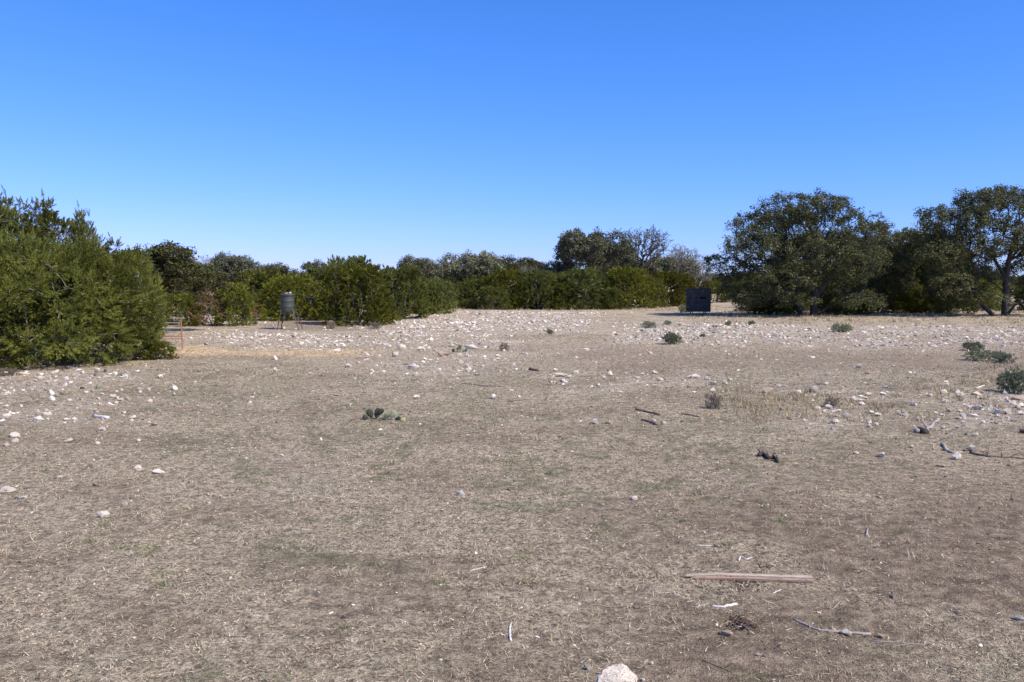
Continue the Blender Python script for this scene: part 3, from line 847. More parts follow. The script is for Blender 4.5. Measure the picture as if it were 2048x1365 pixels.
for (px, py, w, h) in [(1845, 440, 70, 45), (1870, 470, 90, 50), (1905, 445, 70, 50), (1925, 410, 90, 50), (1985, 400, 100, 50), (2040, 395, 90, 50), (2100, 400, 100, 60), (1900, 495, 100, 60), (1950, 445, 130, 80), (2030, 445, 130, 80), (1985, 480, 110, 60), (2050, 490, 100, 60), (1945, 520, 80, 50), (2110, 460, 120, 70), (1960, 500, 70, 36), (2060, 510, 70, 50), (2140, 530, 100, 60), (1855, 515, 90, 60), (1890, 545, 90, 60), (1935, 575, 70, 50), (2030, 545, 60, 40), (2100, 570, 60, 40), (1905, 580, 90, 50), (1960, 560, 80, 60), (1935, 600, 80, 36), (2060, 585, 60, 50), (1870, 570, 80, 50), (2075, 545, 80, 60)]:
    r3.append(L_(px, py, w, h, random.uniform(-2, 2), 1.2, 2012, 48))
RO = oak_meshes('right_oak', r3, [[(0, 0, -.15), (0.02, 0, 1.2), (0.0, 0, 2.2), (0.1, 0, 3.2), (.3, 0, 4.2)], [(0.0, 0, 2.2), (-.7, .1, 3.3), (-1.6, 0, 4.4)], [(-.5, 0, -.1), (-1.2, 0, .5), (-1.9, 0, 1.4), (-2.1, 0, 2.2)], [(.1, 0, 3.2), (1.0, 0, 4.3), (1.5, 0, 5.0)]], 43, 1900, 46, 0.056, 0.32, zmin=0.8, inner=190, bole=0.19, tipr=0.0115)
place('oak_tree', RO, at(2012, 48), 'tall oak cut by the right edge, its straight dark trunk in view', group='big oaks at the right')
UB = 'undergrowth beneath the big oaks'
jun(JD, 1533, 621, 70, 575, 'small juniper at the left foot of the great oak', UB)
jun(JE, 1585, 616, 110, 560, 'dark juniper behind the trunk of the great oak', UB, 3.3, 2.3)
jun(JC, 1665, 618, 110, 556, 'dark juniper to the right of the trunk of the great oak', UB)
jun(JC, 1745, 617, 130, 520, 'dark juniper beneath the lower oak', UB, rz=1)
jun(JE, 1815, 616, 130, 535, 'shaded juniper between the lower oak and the tall right oak', UB, 3.3, 2.3)
jun(JD, 1885, 617, 140, 515, 'green topped juniper left of the tall right oak', UB, rz=2.)
jun(JC, 1960, 622, 90, 560, 'low leafy juniper at the left foot of the tall right oak', UB, rz=2.)
jun(JE, 1455, 605, 50, 570, 'low shrubby juniper in the gap right of the blind', UB, 3.3, 2.3)
jun(JE, 2100, 622, 120, 560, 'juniper just outside the right edge', UB, 3.3, 2.3)
oak(O2, 1680, 0, 260, 470, 'greyish oak behind the great oak', UB, D=66, rz=1)
oak(O1, 1830, 0, 200, 462, 'oak filling the gap between the great oak and the right oak', UB, D=64, rz=2)
oak(O1, 1950, 0, 150, 540, 'oak in shade behind the tall right oak', UB, D=70, rz=4)

# ------------------------------------------------------------------ small shrubs, cacti
def shrub_mesh(name, w, h, seed, clumps, per, leaf, mat):
    r = np.random.default_rng(seed)
    lob = [(r.uniform(-.3, .3) * w, r.uniform(-.3, .3) * w, h * r.uniform(.35, .7), w * .26, w * .26, h * .34) for _ in range(9)]
    C, Dn = sample_lobes(lob, clumps, r, .4, .02, .7)
    D = Dn + np.array([0, 0, .5]); D /= np.linalg.norm(D, axis=1, keepdims=True)
    V, T, rn = spray_cloud(C, D, np.full(len(C), w * .13), per, r, leaf, leaf * .4)
    c = new_mesh(name + '_foliage', V, tris=T, mat=M[mat], attrs={'rnd': ('FACE', 'FLOAT', rn)})
    P0, P1, R0, R1 = grow([[(0, 0, -.03), (.02, 0, h * .2)]], C[:60], r, .2, .1, .003, 2.2)
    V, Q = tubes(P0, P1, R0, R1, 4)
    return c, new_mesh(name + '_stem', V, quads=Q, mat=M['twig'])
AG = shrub_mesh('agarita', 0.7, 0.42, 51, 260, 26, 0.05, 'agarita')
AG2 = shrub_mesh('agarita_low', 0.7, 0.32, 52, 200, 24, 0.05, 'agarita')
M['weed'] = mat_leaf('dead_weed_stems', [(0.0, (0.12, 0.085, 0.06)), (0.5, (0.26, 0.20, 0.14)), (1.0, (0.42, 0.34, 0.25))], trans=0.1, rough=0.8)
BR = shrub_mesh('brush', 0.7, 0.30, 53, 150, 16, 0.05, 'weed')
ag = 'blue green agarita shrubs'
for m, px, base, wpx, top, lab in [
    (AG, 1347, 689, 42, 664, 'round blue green shrub on the white stones below the black blind'),
    (AG, 1684, 665, 38, 646, 'compact blue green shrub out in front of the great oak'),
    (AG, 1950, 702, 36, 683, 'upright dark green shrub at the back of the shrub patch near the right edge'),
    (AG2, 1968, 722, 62, 702, 'sprawling grey green shrub in front of the shrub patch near the right edge'),
    (AG2, 2015, 727, 40, 706, 'low grey green shrub right of the sprawling one near the right edge'),
    (AG, 2034, 787, 62, 738, 'dark bushy shrub cut by the right edge of the photo'),
    (AG2, 1302, 656, 34, 644, 'low grey shrub on the white stones left of the blind'),
    (AG2, 1338, 650, 18, 642, 'tiny green shrub just below the blind'),
    (AG, 1457, 652, 15, 641, 'tiny dark shrub right below the blind'),
    (AG, 1504, 651, 14, 641, 'tiny dark shrub to the left in front of the great oak'),
    (AG, 1101, 669, 16, 658, 'lone tiny shrub in the middle of the stony ground'),
    (AG, 1406, 676, 12, 667, 'tiny shrub right of the round blue green shrub'),
    (AG2, 1372, 626, 26, 607, 'green shrub tucked behind the left side of the blind')]:
    small(m, px, base, wpx, top, lab, 0.72, 0.45 if m is AG else 0.35, 'agarita_shrub', ag)
for px, base, wpx, top, lab in [
    (1430, 818, 34, 792, 'brown dead weed clump among the stones in the middle right'),
    (1670, 815, 30, 797, 'rusty dead weed clump left of the stony patch at the right'),
    (660, 658, 20, 645, 'thin dead weed right of the feeder'),
    (748, 658, 26, 645, 'dead weed clump below the large round juniper'),
    (1008, 702, 18, 688, 'small dead weed by the stones in the middle'),
    (10, 752, 40, 738, 'grey dead weed at the left edge under the near junipers')]:
    small(BR, px, base, wpx, top, lab, 0.7, 0.3, 'dead_weed', 'dead weeds')

def flat_mat(name, col, rough=0.7, nscale=8, vary=0.25, metal=0.0, bmp=0.3, bd=0.01):
    m, nt, p = nodes(name)
    n1 = noise(nt, coords(nt), nscale, 5, 0.6)
    c = ramp(nt, n1, [(0.25, tuple(v * (1 - vary) for v in col)), (0.75, tuple(min(1, v * (1 + vary)) for v in col))])
    nt.links.new(c, p.inputs['Base Color']); p.inputs['Roughness'].default_value = rough
    p.inputs['Metallic'].default_value = metal
    if bmp: bump(nt, p, n1, bmp, bd)
    return m
M['pad_dark'] = flat_mat('cactus_dark', (0.045, 0.05, 0.03), 0.7, 30)
M['pad_green'] = flat_mat('cactus_green', (0.29, 0.32, 0.15), 0.55, 20)
M['pad_yellow'] = flat_mat('cactus_yellow', (0.42, 0.38, 0.16), 0.7, 20)
M['pad_blue'] = flat_mat('cactus_bluegreen', (0.20, 0.215, 0.125), 0.6, 20)
def pad_mesh(name, mat, seed):
    bm = bmesh.new()
    bmesh.ops.create_uvsphere(bm, u_segments=12, v_segments=8, radius=1)
    for v in bm.verts:
        z = v.co.z
        k = 0.80 + 0.25 * z
        v.co = Vector((v.co.x * k * 0.40, v.co.y * 0.09, (z + 1) * 0.5))
    me = bpy.data.meshes.new(name); bm.to_mesh(me); bm.free()
    for p in me.polygons: p.use_smooth = True
    me.materials.append(mat)
    return me
PAD = {k: pad_mesh('pad_' + k, M['pad_' + k], 0) for k in ('dark', 'green', 'yellow', 'blue')}
def cactus(px, base, label, pads):
    """pads: (dx px, dz px, length px, tilt deg, turn deg, colour)"""
    loc = G3(px, base); k = PM(loc.y)
    o = empty('prickly_pear', loc, label, 'cactus', 'prickly pear cacti')
    for dx, dz, Lp, tilt, turn, c in pads:
        p = link('pad', PAD[c], o, (dx / k, random.uniform(-.06, .06), dz / k - 0.01))
        p.rotation_euler = (math.radians(random.uniform(-25, 25)), math.radians(tilt), math.radians(turn))
        s = Lp / k; p.scale = (s * 0.95, s, s * 0.88)
    return o
cactus(764, 840, 'flattened prickly pear with dead black pads and one pale green pad in the open ground', [
    (-20, 6, 22, -20, 10, 'dark'), (-12, 4, 25, 5, -20, 'dark'), (-8, 10, 20, 25, 30, 'dark'), (2, 4, 16, 55, 5, 'blue'), (-3, 0, 14, 70, 40, 'dark'),
    (17, 6, 19, 35, -5, 'green'), (-6, -3, 13, 75, 10, 'yellow'), (10, -4, 16, 80, 20, 'dark'), (26, 2, 16, 80, -20, 'dark'), (-26, 4, 16, -60, 10, 'dark'), (14, 0, 14, -70, 10, 'dark'), (6, 8, 14, 10, 60, 'blue'), (38, 3, 12, 85, 0, 'yellow')])
cactus(188, 778, 'pale blue green prickly pear pad leaning on the ground at the left', [(0, 0, 16, 60, 10, 'blue'), (-14, 0, 13, -70, 0, 'dark'), (6, 0, 12, 20, 30, 'blue')])
cactus(230, 752, 'low prickly pear just in front of the near junipers', [(0, 0, 16, 75, 0, 'blue'), (-10, 0, 12, 60, 20, 'blue'), (10, 2, 12, 65, 20, 'blue')])
cactus(205, 745, 'small prickly pear under the near junipers left of the low one', [(0, 0, 13, 50, 0, 'blue'), (-6, 0, 12, -40, 20, 'blue')])
cactus(917, 705, 'prickly pear with dark pads standing among the white rocks in the middle', [(0, 0, 13, 0, 0, 'dark'), (-9, 0, 11, -20, 20, 'dark'), (9, 0, 12, 20, 30, 'green'), (4, 6, 11, -8, 20, 'dark'), (-3, 0, 9, 40, 0, 'blue'), (14, 2, 9, 40, 40, 'dark')])
cactus(25, 747, 'dark prickly pear at the left edge before the junipers', [(0, 0, 14, 70, 0, 'dark'), (-10, 0, 14, 60, 20, 'blue'), (12, 0, 12, -60, 20, 'dark')])
cactus(1806, 826, 'tiny upright prickly pear in bunch grass at the right', [(0, 0, 12, 5, 0, 'blue'), (6, 0, 9, 40, 20, 'blue')])

# ------------------------------------------------------------------ feeder
def cyl(bm, p0, p1, r0, r1=None, seg=16, caps=True):
    r1 = r0 if r1 is None else r1
    p0 = Vector(p0); p1 = Vector(p1)
    d = p1 - p0
    res = bmesh.ops.create_cone(bm, cap_ends=caps, segments=seg, radius1=r0, radius2=r1, depth=d.length)
    q = d.to_track_quat('Z', 'Y')
    bmesh.ops.transform(bm, verts=res['verts'], matrix=Matrix.Translation((p0 + p1) / 2) @ q.to_matrix().to_4x4())
    return res['verts']
def boxm(bm, c, s, rot=None):
    res = bmesh.ops.create_cube(bm, size=1)
    mt = Matrix.Translation(c) @ (rot.to_4x4() if rot is not None else Matrix()) @ Matrix.Diagonal((*s, 1))
    bmesh.ops.transform(bm, verts=res['verts'], matrix=mt)
    return res['verts']
def obm(name, bm, mat, parent=None, smooth=False, bevel=0.0, loc=None):
    if bevel: bmesh.ops.bevel(bm, geom=list(bm.edges), offset=bevel, segments=2, affect='EDGES', profile=0.7)
    me = bpy.data.meshes.new(name); bm.to_mesh(me); bm.free()
    me.materials.append(mat)
    if smooth:
        me.polygons.foreach_set('use_smooth', [True] * len(me.polygons))
        me.set_sharp_from_angle(angle=math.radians(35))
    return link(name, me, parent, loc)
M['drum'] = flat_mat('olive_drum_paint', (0.050, 0.056, 0.042), 0.55, 5, 0.12, 0.0, 0.15)
M['steel'] = flat_mat('dull_steel', (0.085, 0.078, 0.062), 0.6, 10, 0.3, 0.2)
M['rust'] = flat_mat('rusty_red', (0.17, 0.06, 0.045), 0.8, 12, 0.35)
M['black'] = flat_mat('black_plastic', (0.02, 0.02, 0.022), 0.6, 8, 0.2)
fl = G3(582, 659.5)
k = PM(fl.y)
fd = empty('deer_feeder', fl, 'olive green drum feeder standing on splayed metal legs in the clearing at the left', 'feeder')
hb, ht = (659.5 - 623.5) / k, (659.5 - 591) / k
Rd = 13.4 / k
dx = -6 / k
bm = bmesh.new()
prof = [(0, .96), (.06, 1), (.30, 1), (.32, 1.02), (.34, 1), (.64, 1), (.66, 1.02), (.68, 1), (.96, 1), (1, 1.02)]
rings = []
for t_, s_ in prof:
    z_ = hb + (ht - hb) * t_
    rings.append([bm.verts.new((dx + Rd * s_ * math.cos(a), Rd * s_ * math.sin(a), z_)) for a in [i / 32 * 6.28318 for i in range(32)]])
for a_, b_ in zip(rings, rings[1:]):
    for i in range(32): bm.faces.new((a_[i], a_[(i + 1) % 32], b_[(i + 1) % 32], b_[i]))
bm.faces.new(rings[0][::-1]); bm.faces.new(rings[-1])
obm('drum', bm, M['drum'], fd, True)
bm = bmesh.new()
cyl(bm, (dx, 0, ht + .002), (dx, 0, ht + .035), Rd * 1.16, Rd * 1.13, 32)
cyl(bm, (dx, 0, ht + .035), (dx, 0, ht + .06), Rd * 1.13, Rd * .55, 32)
obm('lid', bm, M['drum'], fd, True)
bm = bmesh.new()
cyl(bm, (dx, 0, hb - .05), (dx, 0, hb - .002), Rd * .5, Rd * .93, 24)
obm('funnel', bm, M['drum'], fd, True)
bm = bmesh.new(); boxm(bm, (dx, 0, hb - .20), (.13, .13, .16)); obm('spinner_box', bm, M['black'], fd, False, .01)
for (tx, ty, bx, by) in [(-.20, -.22, -.40, -.34), (.24, -.22, .50, -.42), (-.20, .24, -.47, .45), (.24, .24, .42, .48)]:
    bm = bmesh.new(); cyl(bm, (dx + tx, ty, hb + .10), (dx * .5 + bx, by, -.03), .017, seg=10)
    lg = obm('leg', bm, M['steel'], fd, True)
    bm = bmesh.new(); f = .62
    px_, py_, pz_ = (dx + tx) * (1 - f) + (dx * .5 + bx) * f, ty * (1 - f) + by * f, (hb + .1) * (1 - f) + -.03 * f
    cyl(bm, (px_, py_, pz_ - .05), (px_, py_, pz_ + .05), .03, seg=10); obm('leg_clamp', bm, M['rust'], lg, True)
for y_ in (-.215, .235):
    bm = bmesh.new(); cyl(bm, (dx - .22, y_, hb - .06), (dx + .24, y_, hb - .06), .012, seg=8); obm('brace', bm, M['steel'], fd, True)
for x_ in (-.225, .245):
    bm = bmesh.new(); cyl(bm, (dx + x_, -.21, hb - .09), (dx + x_, .23, hb - .09), .012, seg=8); obm('brace', bm, M['steel'], fd, True)

# rocks (objects)
def rock_mesh(name, seed, mat, flat=0.6, n=16, sub=1):
    V, T = hull(seed, n, flat)
    bm = bmesh.new()
    vs = [bm.verts.new(v) for v in V]
    for t_ in T: bm.faces.new([vs[i] for i in t_])
    if sub:
        bmesh.ops.dissolve_limit(bm, angle_limit=0.2, verts=bm.verts, edges=bm.edges)
        if sub < 3: bmesh.ops.bevel(bm, geom=list(bm.edges), offset=0.06, segments=1, affect='EDGES')
        bmesh.ops.triangulate(bm, faces=bm.faces)
        if sub > 1:
            bmesh.ops.subdivide_edges(bm, edges=bm.edges, cuts=2 if sub == 2 else 1, use_grid_fill=True)
            from mathutils import noise as mn
            am = 0.07 if sub == 2 else 0.11
            for v in bm.verts:
                v.co += v.co.normalized() * (mn.fractal(v.co * 2.5 + Vector((seed, 0, 0)), 0.7, 2.0, 4) * am)
            bmesh.ops.triangulate(bm, faces=bm.faces)
    me = bpy.data.meshes.new(name); bm.to_mesh(me); bm.free()
    me.materials.append(mat)
    return me
RM = {}
for i in range(7): RM['p', i] = rock_mesh('pale_rock', 200 + i, M['rock'], 0.45 + 0.04 * i, 15, 3)
for i in range(3): RM['g', i] = rock_mesh('grey_rock', 220 + i, M['rock_grey'], 0.55, 14, 3)
for i in range(3): RM['t', i] = rock_mesh('tan_rock', 230 + i, M['rock_tan'], 0.5, 11, 3)
def rock(px, base, wpx, hpx, label, kind='p', group=None, i=None, loc=None, mesh=None, rz=None, sink=0.18):
    loc = G3(px, base) if loc is None else loc
    k = PM(max(loc.y, 1))
    if i is None: i = random.randrange(7 if kind == 'p' else 3)
    me = mesh or RM[kind, i]
    o = link('rock', me, None, loc)
    w = wpx * 1.18 / k / 2; h = min(hpx * 1.1, wpx * 0.72) / k
    o.scale = (w, w * random.uniform(.6, .95), h * 0.75 / 0.6)
    o.location.z += h * (0.5 - sink)
    o.rotation_euler = (random.uniform(-.12, .12), random.uniform(-.15, .15), random.uniform(-.5, .5) if rz is None else rz)
    return tag(o, label, 'rock', group)
lid_top = fl + Vector((dx, 0, ht + .06))
for ddx, w_, lab in ((-.05, .16, 'cream stone weighing down the feeder lid, the left one of two'), (.10, .14, 'greyish white stone on the feeder lid, the right one of two')):
    o = rock(0, 0, w_ * PM(fl.y), 4.2, lab, 'p', 'stones on the feeder lid', loc=lid_top + Vector((ddx, -.02, -.008)), sink=.2)

# ------------------------------------------------------------------ blind
bl = G3(1396, 629.5); k = PM(bl.y)
M['blind'] = flat_mat('black_canvas', (0.030, 0.024, 0.022), 0.55, 3.0, 0.45, 0, 1.0, 0.08)
M['zip_glimpse'] = flat_mat('pale_zip_and_glimpse', (0.25, 0.26, 0.28), 0.7, 8, 0.2)  # pale zip, also the brightness painted into the window slots
bd_ = empty('hunting_blind', bl, 'black boxy fabric hunting blind with two slot windows on short legs', 'hunting blind', rz=math.radians(-11))
bw, bh, z0 = 45 / k / math.cos(math.radians(11)), 45 / k, 6.5 / k
wx = [-.39, -.07, .05, .36]       # slot edges as fractions of the width
wz0, wz1 = z0 + bh * .56, z0 + bh * .64
hw = bw / 2
def wall_panel(name, rects, y, slots=True):
    bm = bmesh.new()
    xs = [-hw] + [f * bw for f in wx] + [hw]
    zs = [z0, wz0, wz1, z0 + bh]
    for i in range(5):
        for j in range(3):
            if slots and j == 1 and i in (1, 3): continue
            n_ = 6
            boxm(bm, ((xs[i] + xs[i + 1]) / 2, y, (zs[j] + zs[j + 1]) / 2), (xs[i + 1] - xs[i], .018, zs[j + 1] - zs[j]))
    bmesh.ops.remove_doubles(bm, verts=bm.verts, dist=.0005)
    return obm(name, bm, M['blind'], bd_)
wall_panel('front_panel', None, -hw)
wall_panel('back_panel', None, hw, False)
for sx in (-1, 1):
    bm = bmesh.new(); boxm(bm, (sx * (hw + .010), 0, z0 + bh / 2), (.018, bw - .02, bh)); obm('side_panel', bm, M['blind'], bd_)
bm = bmesh.new(); v = boxm(bm, (0, 0, z0 + bh + .018), (bw + .06, bw + .06, .032))
obm('roof', bm, M['blind'], bd_, False, .008)
bm = bmesh.new(); boxm(bm, (0, 0, z0 - .012), (bw, bw, .02)); obm('floor', bm, M['blind'], bd_)
# soft folds of the cloth as slanting ridges on the front
for (fx, fz, ln, an) in [(-.30, .20, .42, 32), (-.05, .30, .30, 55), (.05, .38, .34, 58), (.22, .44, .22, 48), (-.02, .10, .30, 25), (.20, .12, .30, 22), (-.36, .36, .16, 40), (-.2, .8, .4, 8), (.15, .86, .5, -5)]:
    bm = bmesh.new()
    c_ = Vector((fx * bw, -hw - .012, z0 + fz * bh)); d_ = Vector((math.cos(math.radians(an)), 0, math.sin(math.radians(an)))) * ln * bw / 2
    vs = cyl(bm, c_ - d_, c_ + d_, .018, .008, 8)
    for v in bm.verts: v.co.y = c_.y + (v.co.y - c_.y) * .5
    obm('fabric_fold', bm, M['blind'], bd_, True)
for sx_ in (-.49, .0, .49):
    bm = bmesh.new(); boxm(bm, (sx_ * bw, -hw - .013, z0 + bh * .25), (.022, .008, bh * .5)); obm('seam', bm, M['steel'], bd_)
bm = bmesh.new(); boxm(bm, (0, -hw - .013, z0 + .03), (bw * .97, .008, .03)); obm('hem', bm, M['steel'], bd_)
for wa, wb in ((wx[0], wx[1]), (wx[2], wx[3])):
    for zz in (wz0 - .012, wz1 + .012):
        bm = bmesh.new(); boxm(bm, ((wa + wb) / 2 * bw, -hw - .014, zz), ((wb - wa) * bw + .04, .010, .020)); obm('window_frame', bm, M['steel'], bd_)
bm = bmesh.new(); boxm(bm, (hw + .023, -hw * .72, z0 + bh * .5), (.006, .03, bh * .86)); obm('zip_strip', bm, M['zip_glimpse'], bd_)
for i_, (fx, fw) in enumerate([(-.31, .07), (-.19, .12), (.335, .035)]):  # pale bits painted in for the bright view through the back window
    bm = bmesh.new(); boxm(bm, (fx * bw, -hw + .04, (wz0 + wz1) / 2 + .005), (fw * bw, .012, .04)); obm('painted_glimpse', bm, M['zip_glimpse'], bd_)
for sx in (-1, 1):
    for sy in (-1, 1):
        bm = bmesh.new()
        cyl(bm, (sx * hw * .6, sy * hw * .7, z0), (sx * hw * .68, sy * hw * .7, -.06), .018, seg=8)
        cyl(bm, (sx * hw * .5, sy * hw * .7, z0), (sx * hw * .42, sy * hw * .7, -.06), .014, seg=8)
        obm('leg', bm, M['steel'], bd_, True)

# ------------------------------------------------------------------ red gate panel
M['red'] = flat_mat('faded_red_paint', (0.36, 0.135, 0.085), 0.5, 6, 0.25)
M['pale_rail'] = flat_mat('pale_highlit_rail', (0.40, 0.33, 0.29), 0.4, 6, 0.1)  # pale colour paints in the rails' white highlight; the top rail is grey
gp = G3(365, 700); k = PM(gp.y)
gt = empty('livestock_gate', gp, 'faded red metal livestock gate panel half hidden by the near junipers', 'gate')
def tube(name, p0, p1, r, m): 
    bm = bmesh.new(); cyl(bm, p0, p1, r, seg=10); return obm(name, bm, m, gt, True)
Hg = 61 / k; Wg = 100 / k
tube('post', (0, 0, -.02), (-.02, 0, Hg), .015, M['red'])
tube('post', (-.62, .0, 0), (-.62, 0, Hg), .018, M['red'])
tube('post', (-Wg, 0, -.02), (-Wg, 0, Hg), .016, M['red'])
for zz, mm in ((54, 'pale_rail'), (48, 'pale_rail'), (43, 'pale_rail'), (27, 'red'), (22, 'red'), (6, 'pale_rail')):
    tube('rail', (-.01, 0, zz / k), (-Wg + .01, 0, zz / k), .010, M[mm])
tube('top_rail', (.08, .02, Hg + .03), (-.35, .02, Hg + .03), .012, M['pale_rail'])
tube('hinge_plate', (-.64, -.03, 4 / k), (-.64, -.03, 17 / k), .05, M['red'])

# ------------------------------------------------------------------ named rocks
big_rock = rock_mesh('big_white_rock', 305, M['rock'], 0.62, 22, 2)
o = rock(1225, 1398, 108, 62, 'largest white rock, at the bottom edge of the photo below the fallen plank', 'p', mesh=big_rock, rz=.2, sink=.12)
R = rock
R(1176, 1340, 17, 13, 'small pale rock just left of the largest white rock', 'g')
R(1286, 1362, 9, 8, 'tiny white stone just right of the largest white rock')
R(1693, 1270, 20, 14, 'white stone touching the long bent stick')
R(1764, 1275, 25, 10, 'flat tan rock off the right end of the long bent stick', 't')
R(1453, 1272, 26, 15, 'brownish rock beside the scraped hollow', 't')
R(1518, 1312, 15, 8, 'small orange tan stone below the scraped hollow', 't')
R(1797, 1330, 11, 8, 'small pale stone near the bottom right below the tan rock', 'g')
R(1433, 1095, 14, 9, 'tan stone at the end of the short twig above the plank', 't')
R(1269, 1000, 13, 8, 'small brownish white stone alone right of the centre foreground')
R(922, 992, 19, 12, 'bluish white block of stone alone in the middle of the foreground', 'p')
R(207, 1035, 24, 14, 'pale rock with dark left end alone in the left foreground')
R(250, 1010, 12, 8, 'tiny white stone up right of the rock in the left foreground')
R(14, 985, 34, 12, 'flat pale slab cut by the left edge of the photo')
R(44, 998, 28, 8, 'thin pointed slab right of the one at the left edge')
R(318, 947, 25, 9, 'flat white stone, right one of a pair in the left middle')
R(277, 940, 15, 10, 'white stone with dark front, left one of a pair in the left middle')
R(118, 957, 18, 7, 'flat pinkish stone left of the pair in the left middle')
R(190, 972, 12, 9, 'small cream stone below the flat pinkish one', 't')
R(195, 890, 11, 12, 'upright whitish stone below the scattered stones at the left')
R(277, 884, 10, 9, 'small round white stone in the green patch at the left')
R(205, 862, 14, 9, 'white stone at the lower edge of the stony ground at the left')
R(308, 852, 14, 10, 'peach coloured stone in the left middle ground', 't')
R(137, 885, 18, 8, 'flat white stone above the green patch at the left')
R(550, 720, 12, 9, 'white stone alone just below the golden straw strip')
R(551, 742, 12, 7, 'white stone in open grass below the straw strip')
R(349, 780, 15, 8, 'white flat stone alone in the grass right of the left stony ground')
R(495, 803, 14, 7, 'low tan stone alone in the left open grass', 't')
R(697, 735, 13, 10, 'white rock at the left end of the small rock group below the straw strip')
R(733, 712, 12, 9, 'pale rock at the right end of the straw strip')
R(790, 714, 16, 10, 'rock with black left side right of the straw strip')
R(827, 738, 22, 11, 'tan white rock beside a dark hole in the middle rocks')
R(832, 752, 12, 10, 'round white rock below the one by the dark hole')
R(936, 744, 16, 14, 'upright white rock with a dark left face in the middle rocks')
R(888, 713, 34, 12, 'large tan boulder with a dark cavity among the middle rocks', 't')
R(842, 702, 16, 12, 'white boulder left of the large tan boulder')
R(803, 699, 20, 11, 'white boulder further left of the large tan boulder')
R(943, 698, 30, 9, 'broad flat white rock behind the dark padded cactus')
R(1122, 753, 26, 8, 'long white slab in the middle ground')
R(1152, 748, 14, 7, 'small white rock right of the long white slab')
R(833, 797, 13, 8, 'white stone up right of the flattened prickly pear')
R(985, 798, 15, 11, 'pale pinkish stone alone in the middle grass')
R(1189, 849, 18, 12, 'grey white rock left of the broken dark logs', 'g')
R(1216, 848, 14, 7, 'flat brown stone right of the grey white rock', 't')
R(1308, 845, 10, 7, 'small white stone at the tip of the lower dark log')
R(1327, 850, 12, 8, 'cream stone right of the lower dark log')
R(1535, 786, 22, 16, 'pink cream rock in the bunch grass right of centre', 't')
R(1627, 785, 24, 14, 'broad white grey rock in the bunch grass right of centre', 'g')
R(1597, 788, 12, 11, 'small white rock left of the broad white grey rock')
R(1391, 757, 18, 10, 'white rock heading the little row of stones right of centre')
R(1427, 770, 16, 10, 'white rock with a dark left side in the row right of centre')
R(1320, 762, 14, 7, 'flat white stone left in the row right of centre')
R(1450, 768, 12, 8, 'white stone at the right end of the row right of centre')
R(1657, 752, 16, 7, 'flat white rock on the bare brown ground at the right')
R(1718, 737, 14, 8, 'blue grey stone on the bare brown ground at the right', 'g')
R(1652, 770, 12, 7, 'small pink white stone below the flat one on the brown ground')
R(1735, 749, 12, 7, 'pink stone in a dark tuft on the brown ground at the right', 't')
R(1553, 893, 8, 7, 'tiny white stone above the charred wood')
R(1763, 914, 18, 14, 'white rock with a brown left face right of the charred wood')
R(1712, 908, 12, 5, 'small flat stone left of the brown faced rock')
R(1823, 895, 9, 6, 'small white stone above the brown faced rock')
R(1912, 919, 22, 14, 'white topped rock with a shaded front below the grey branch')
R(1941, 903, 24, 14, 'rounded mottled pink grey rock behind the fallen branch', 'g')
R(1881, 934, 22, 7, 'flat pinkish stone in the right foreground grass', 't')
R(1950, 873, 14, 8, 'yellowish white stone above the mottled rock')
R(1886, 858, 10, 9, 'white stone right of the grey dead branch pile')
R(1919, 795, 18, 12, 'bright white rock left of the dark bushy shrub')
R(2015, 828, 26, 11, 'broad grey white rock near the right edge', 'g')
R(1956, 820, 20, 12, 'white rock in the stony patch near the right edge')
R(1980, 821, 16, 10, 'second white rock in the stony patch near the right edge', 'g')
R(2042, 830, 14, 12, 'white rock cut by the right edge')
R(1925, 838, 18, 16, 'tall greyish rock standing in the stony patch at the right', 'g')
R(1900, 824, 18, 9, 'cream rock left of the tall greyish one', 't')
R(1966, 847, 10, 8, 'small bright stone below the stony patch at the right')
R(1690, 834, 14, 12, 'upright white stone in the bunch grass at the right')
R(1738, 855, 12, 8, 'grey stone below the bunch grass at the right', 'g')
R(1672, 845, 10, 8, 'pale stone left of the grey stone in the grass')
R(1635, 820, 16, 7, 'long white stone in the bunch grass at the right')
R(2040, 1240, 20, 10, 'pale bone coloured stone at the right edge in the foreground')
R(12, 838, 24, 12, 'broad white rock at the left edge in the stony ground')
R(90, 832, 12, 9, 'white rock up right of the broad one at the left edge')
R(78, 842, 22, 10, 'wide white rock in the left stony ground')
R(28, 874, 24, 9, 'flat white rock low in the left stony ground')
R(30, 884, 14, 7, 'pinkish stone just below the flat white rock at the left')
R(12, 892, 12, 7, 'small dark sided stone at the left edge', 'g')
print('named rocks', sum(1 for o in bpy.data.objects if o.name.startswith('rock')))
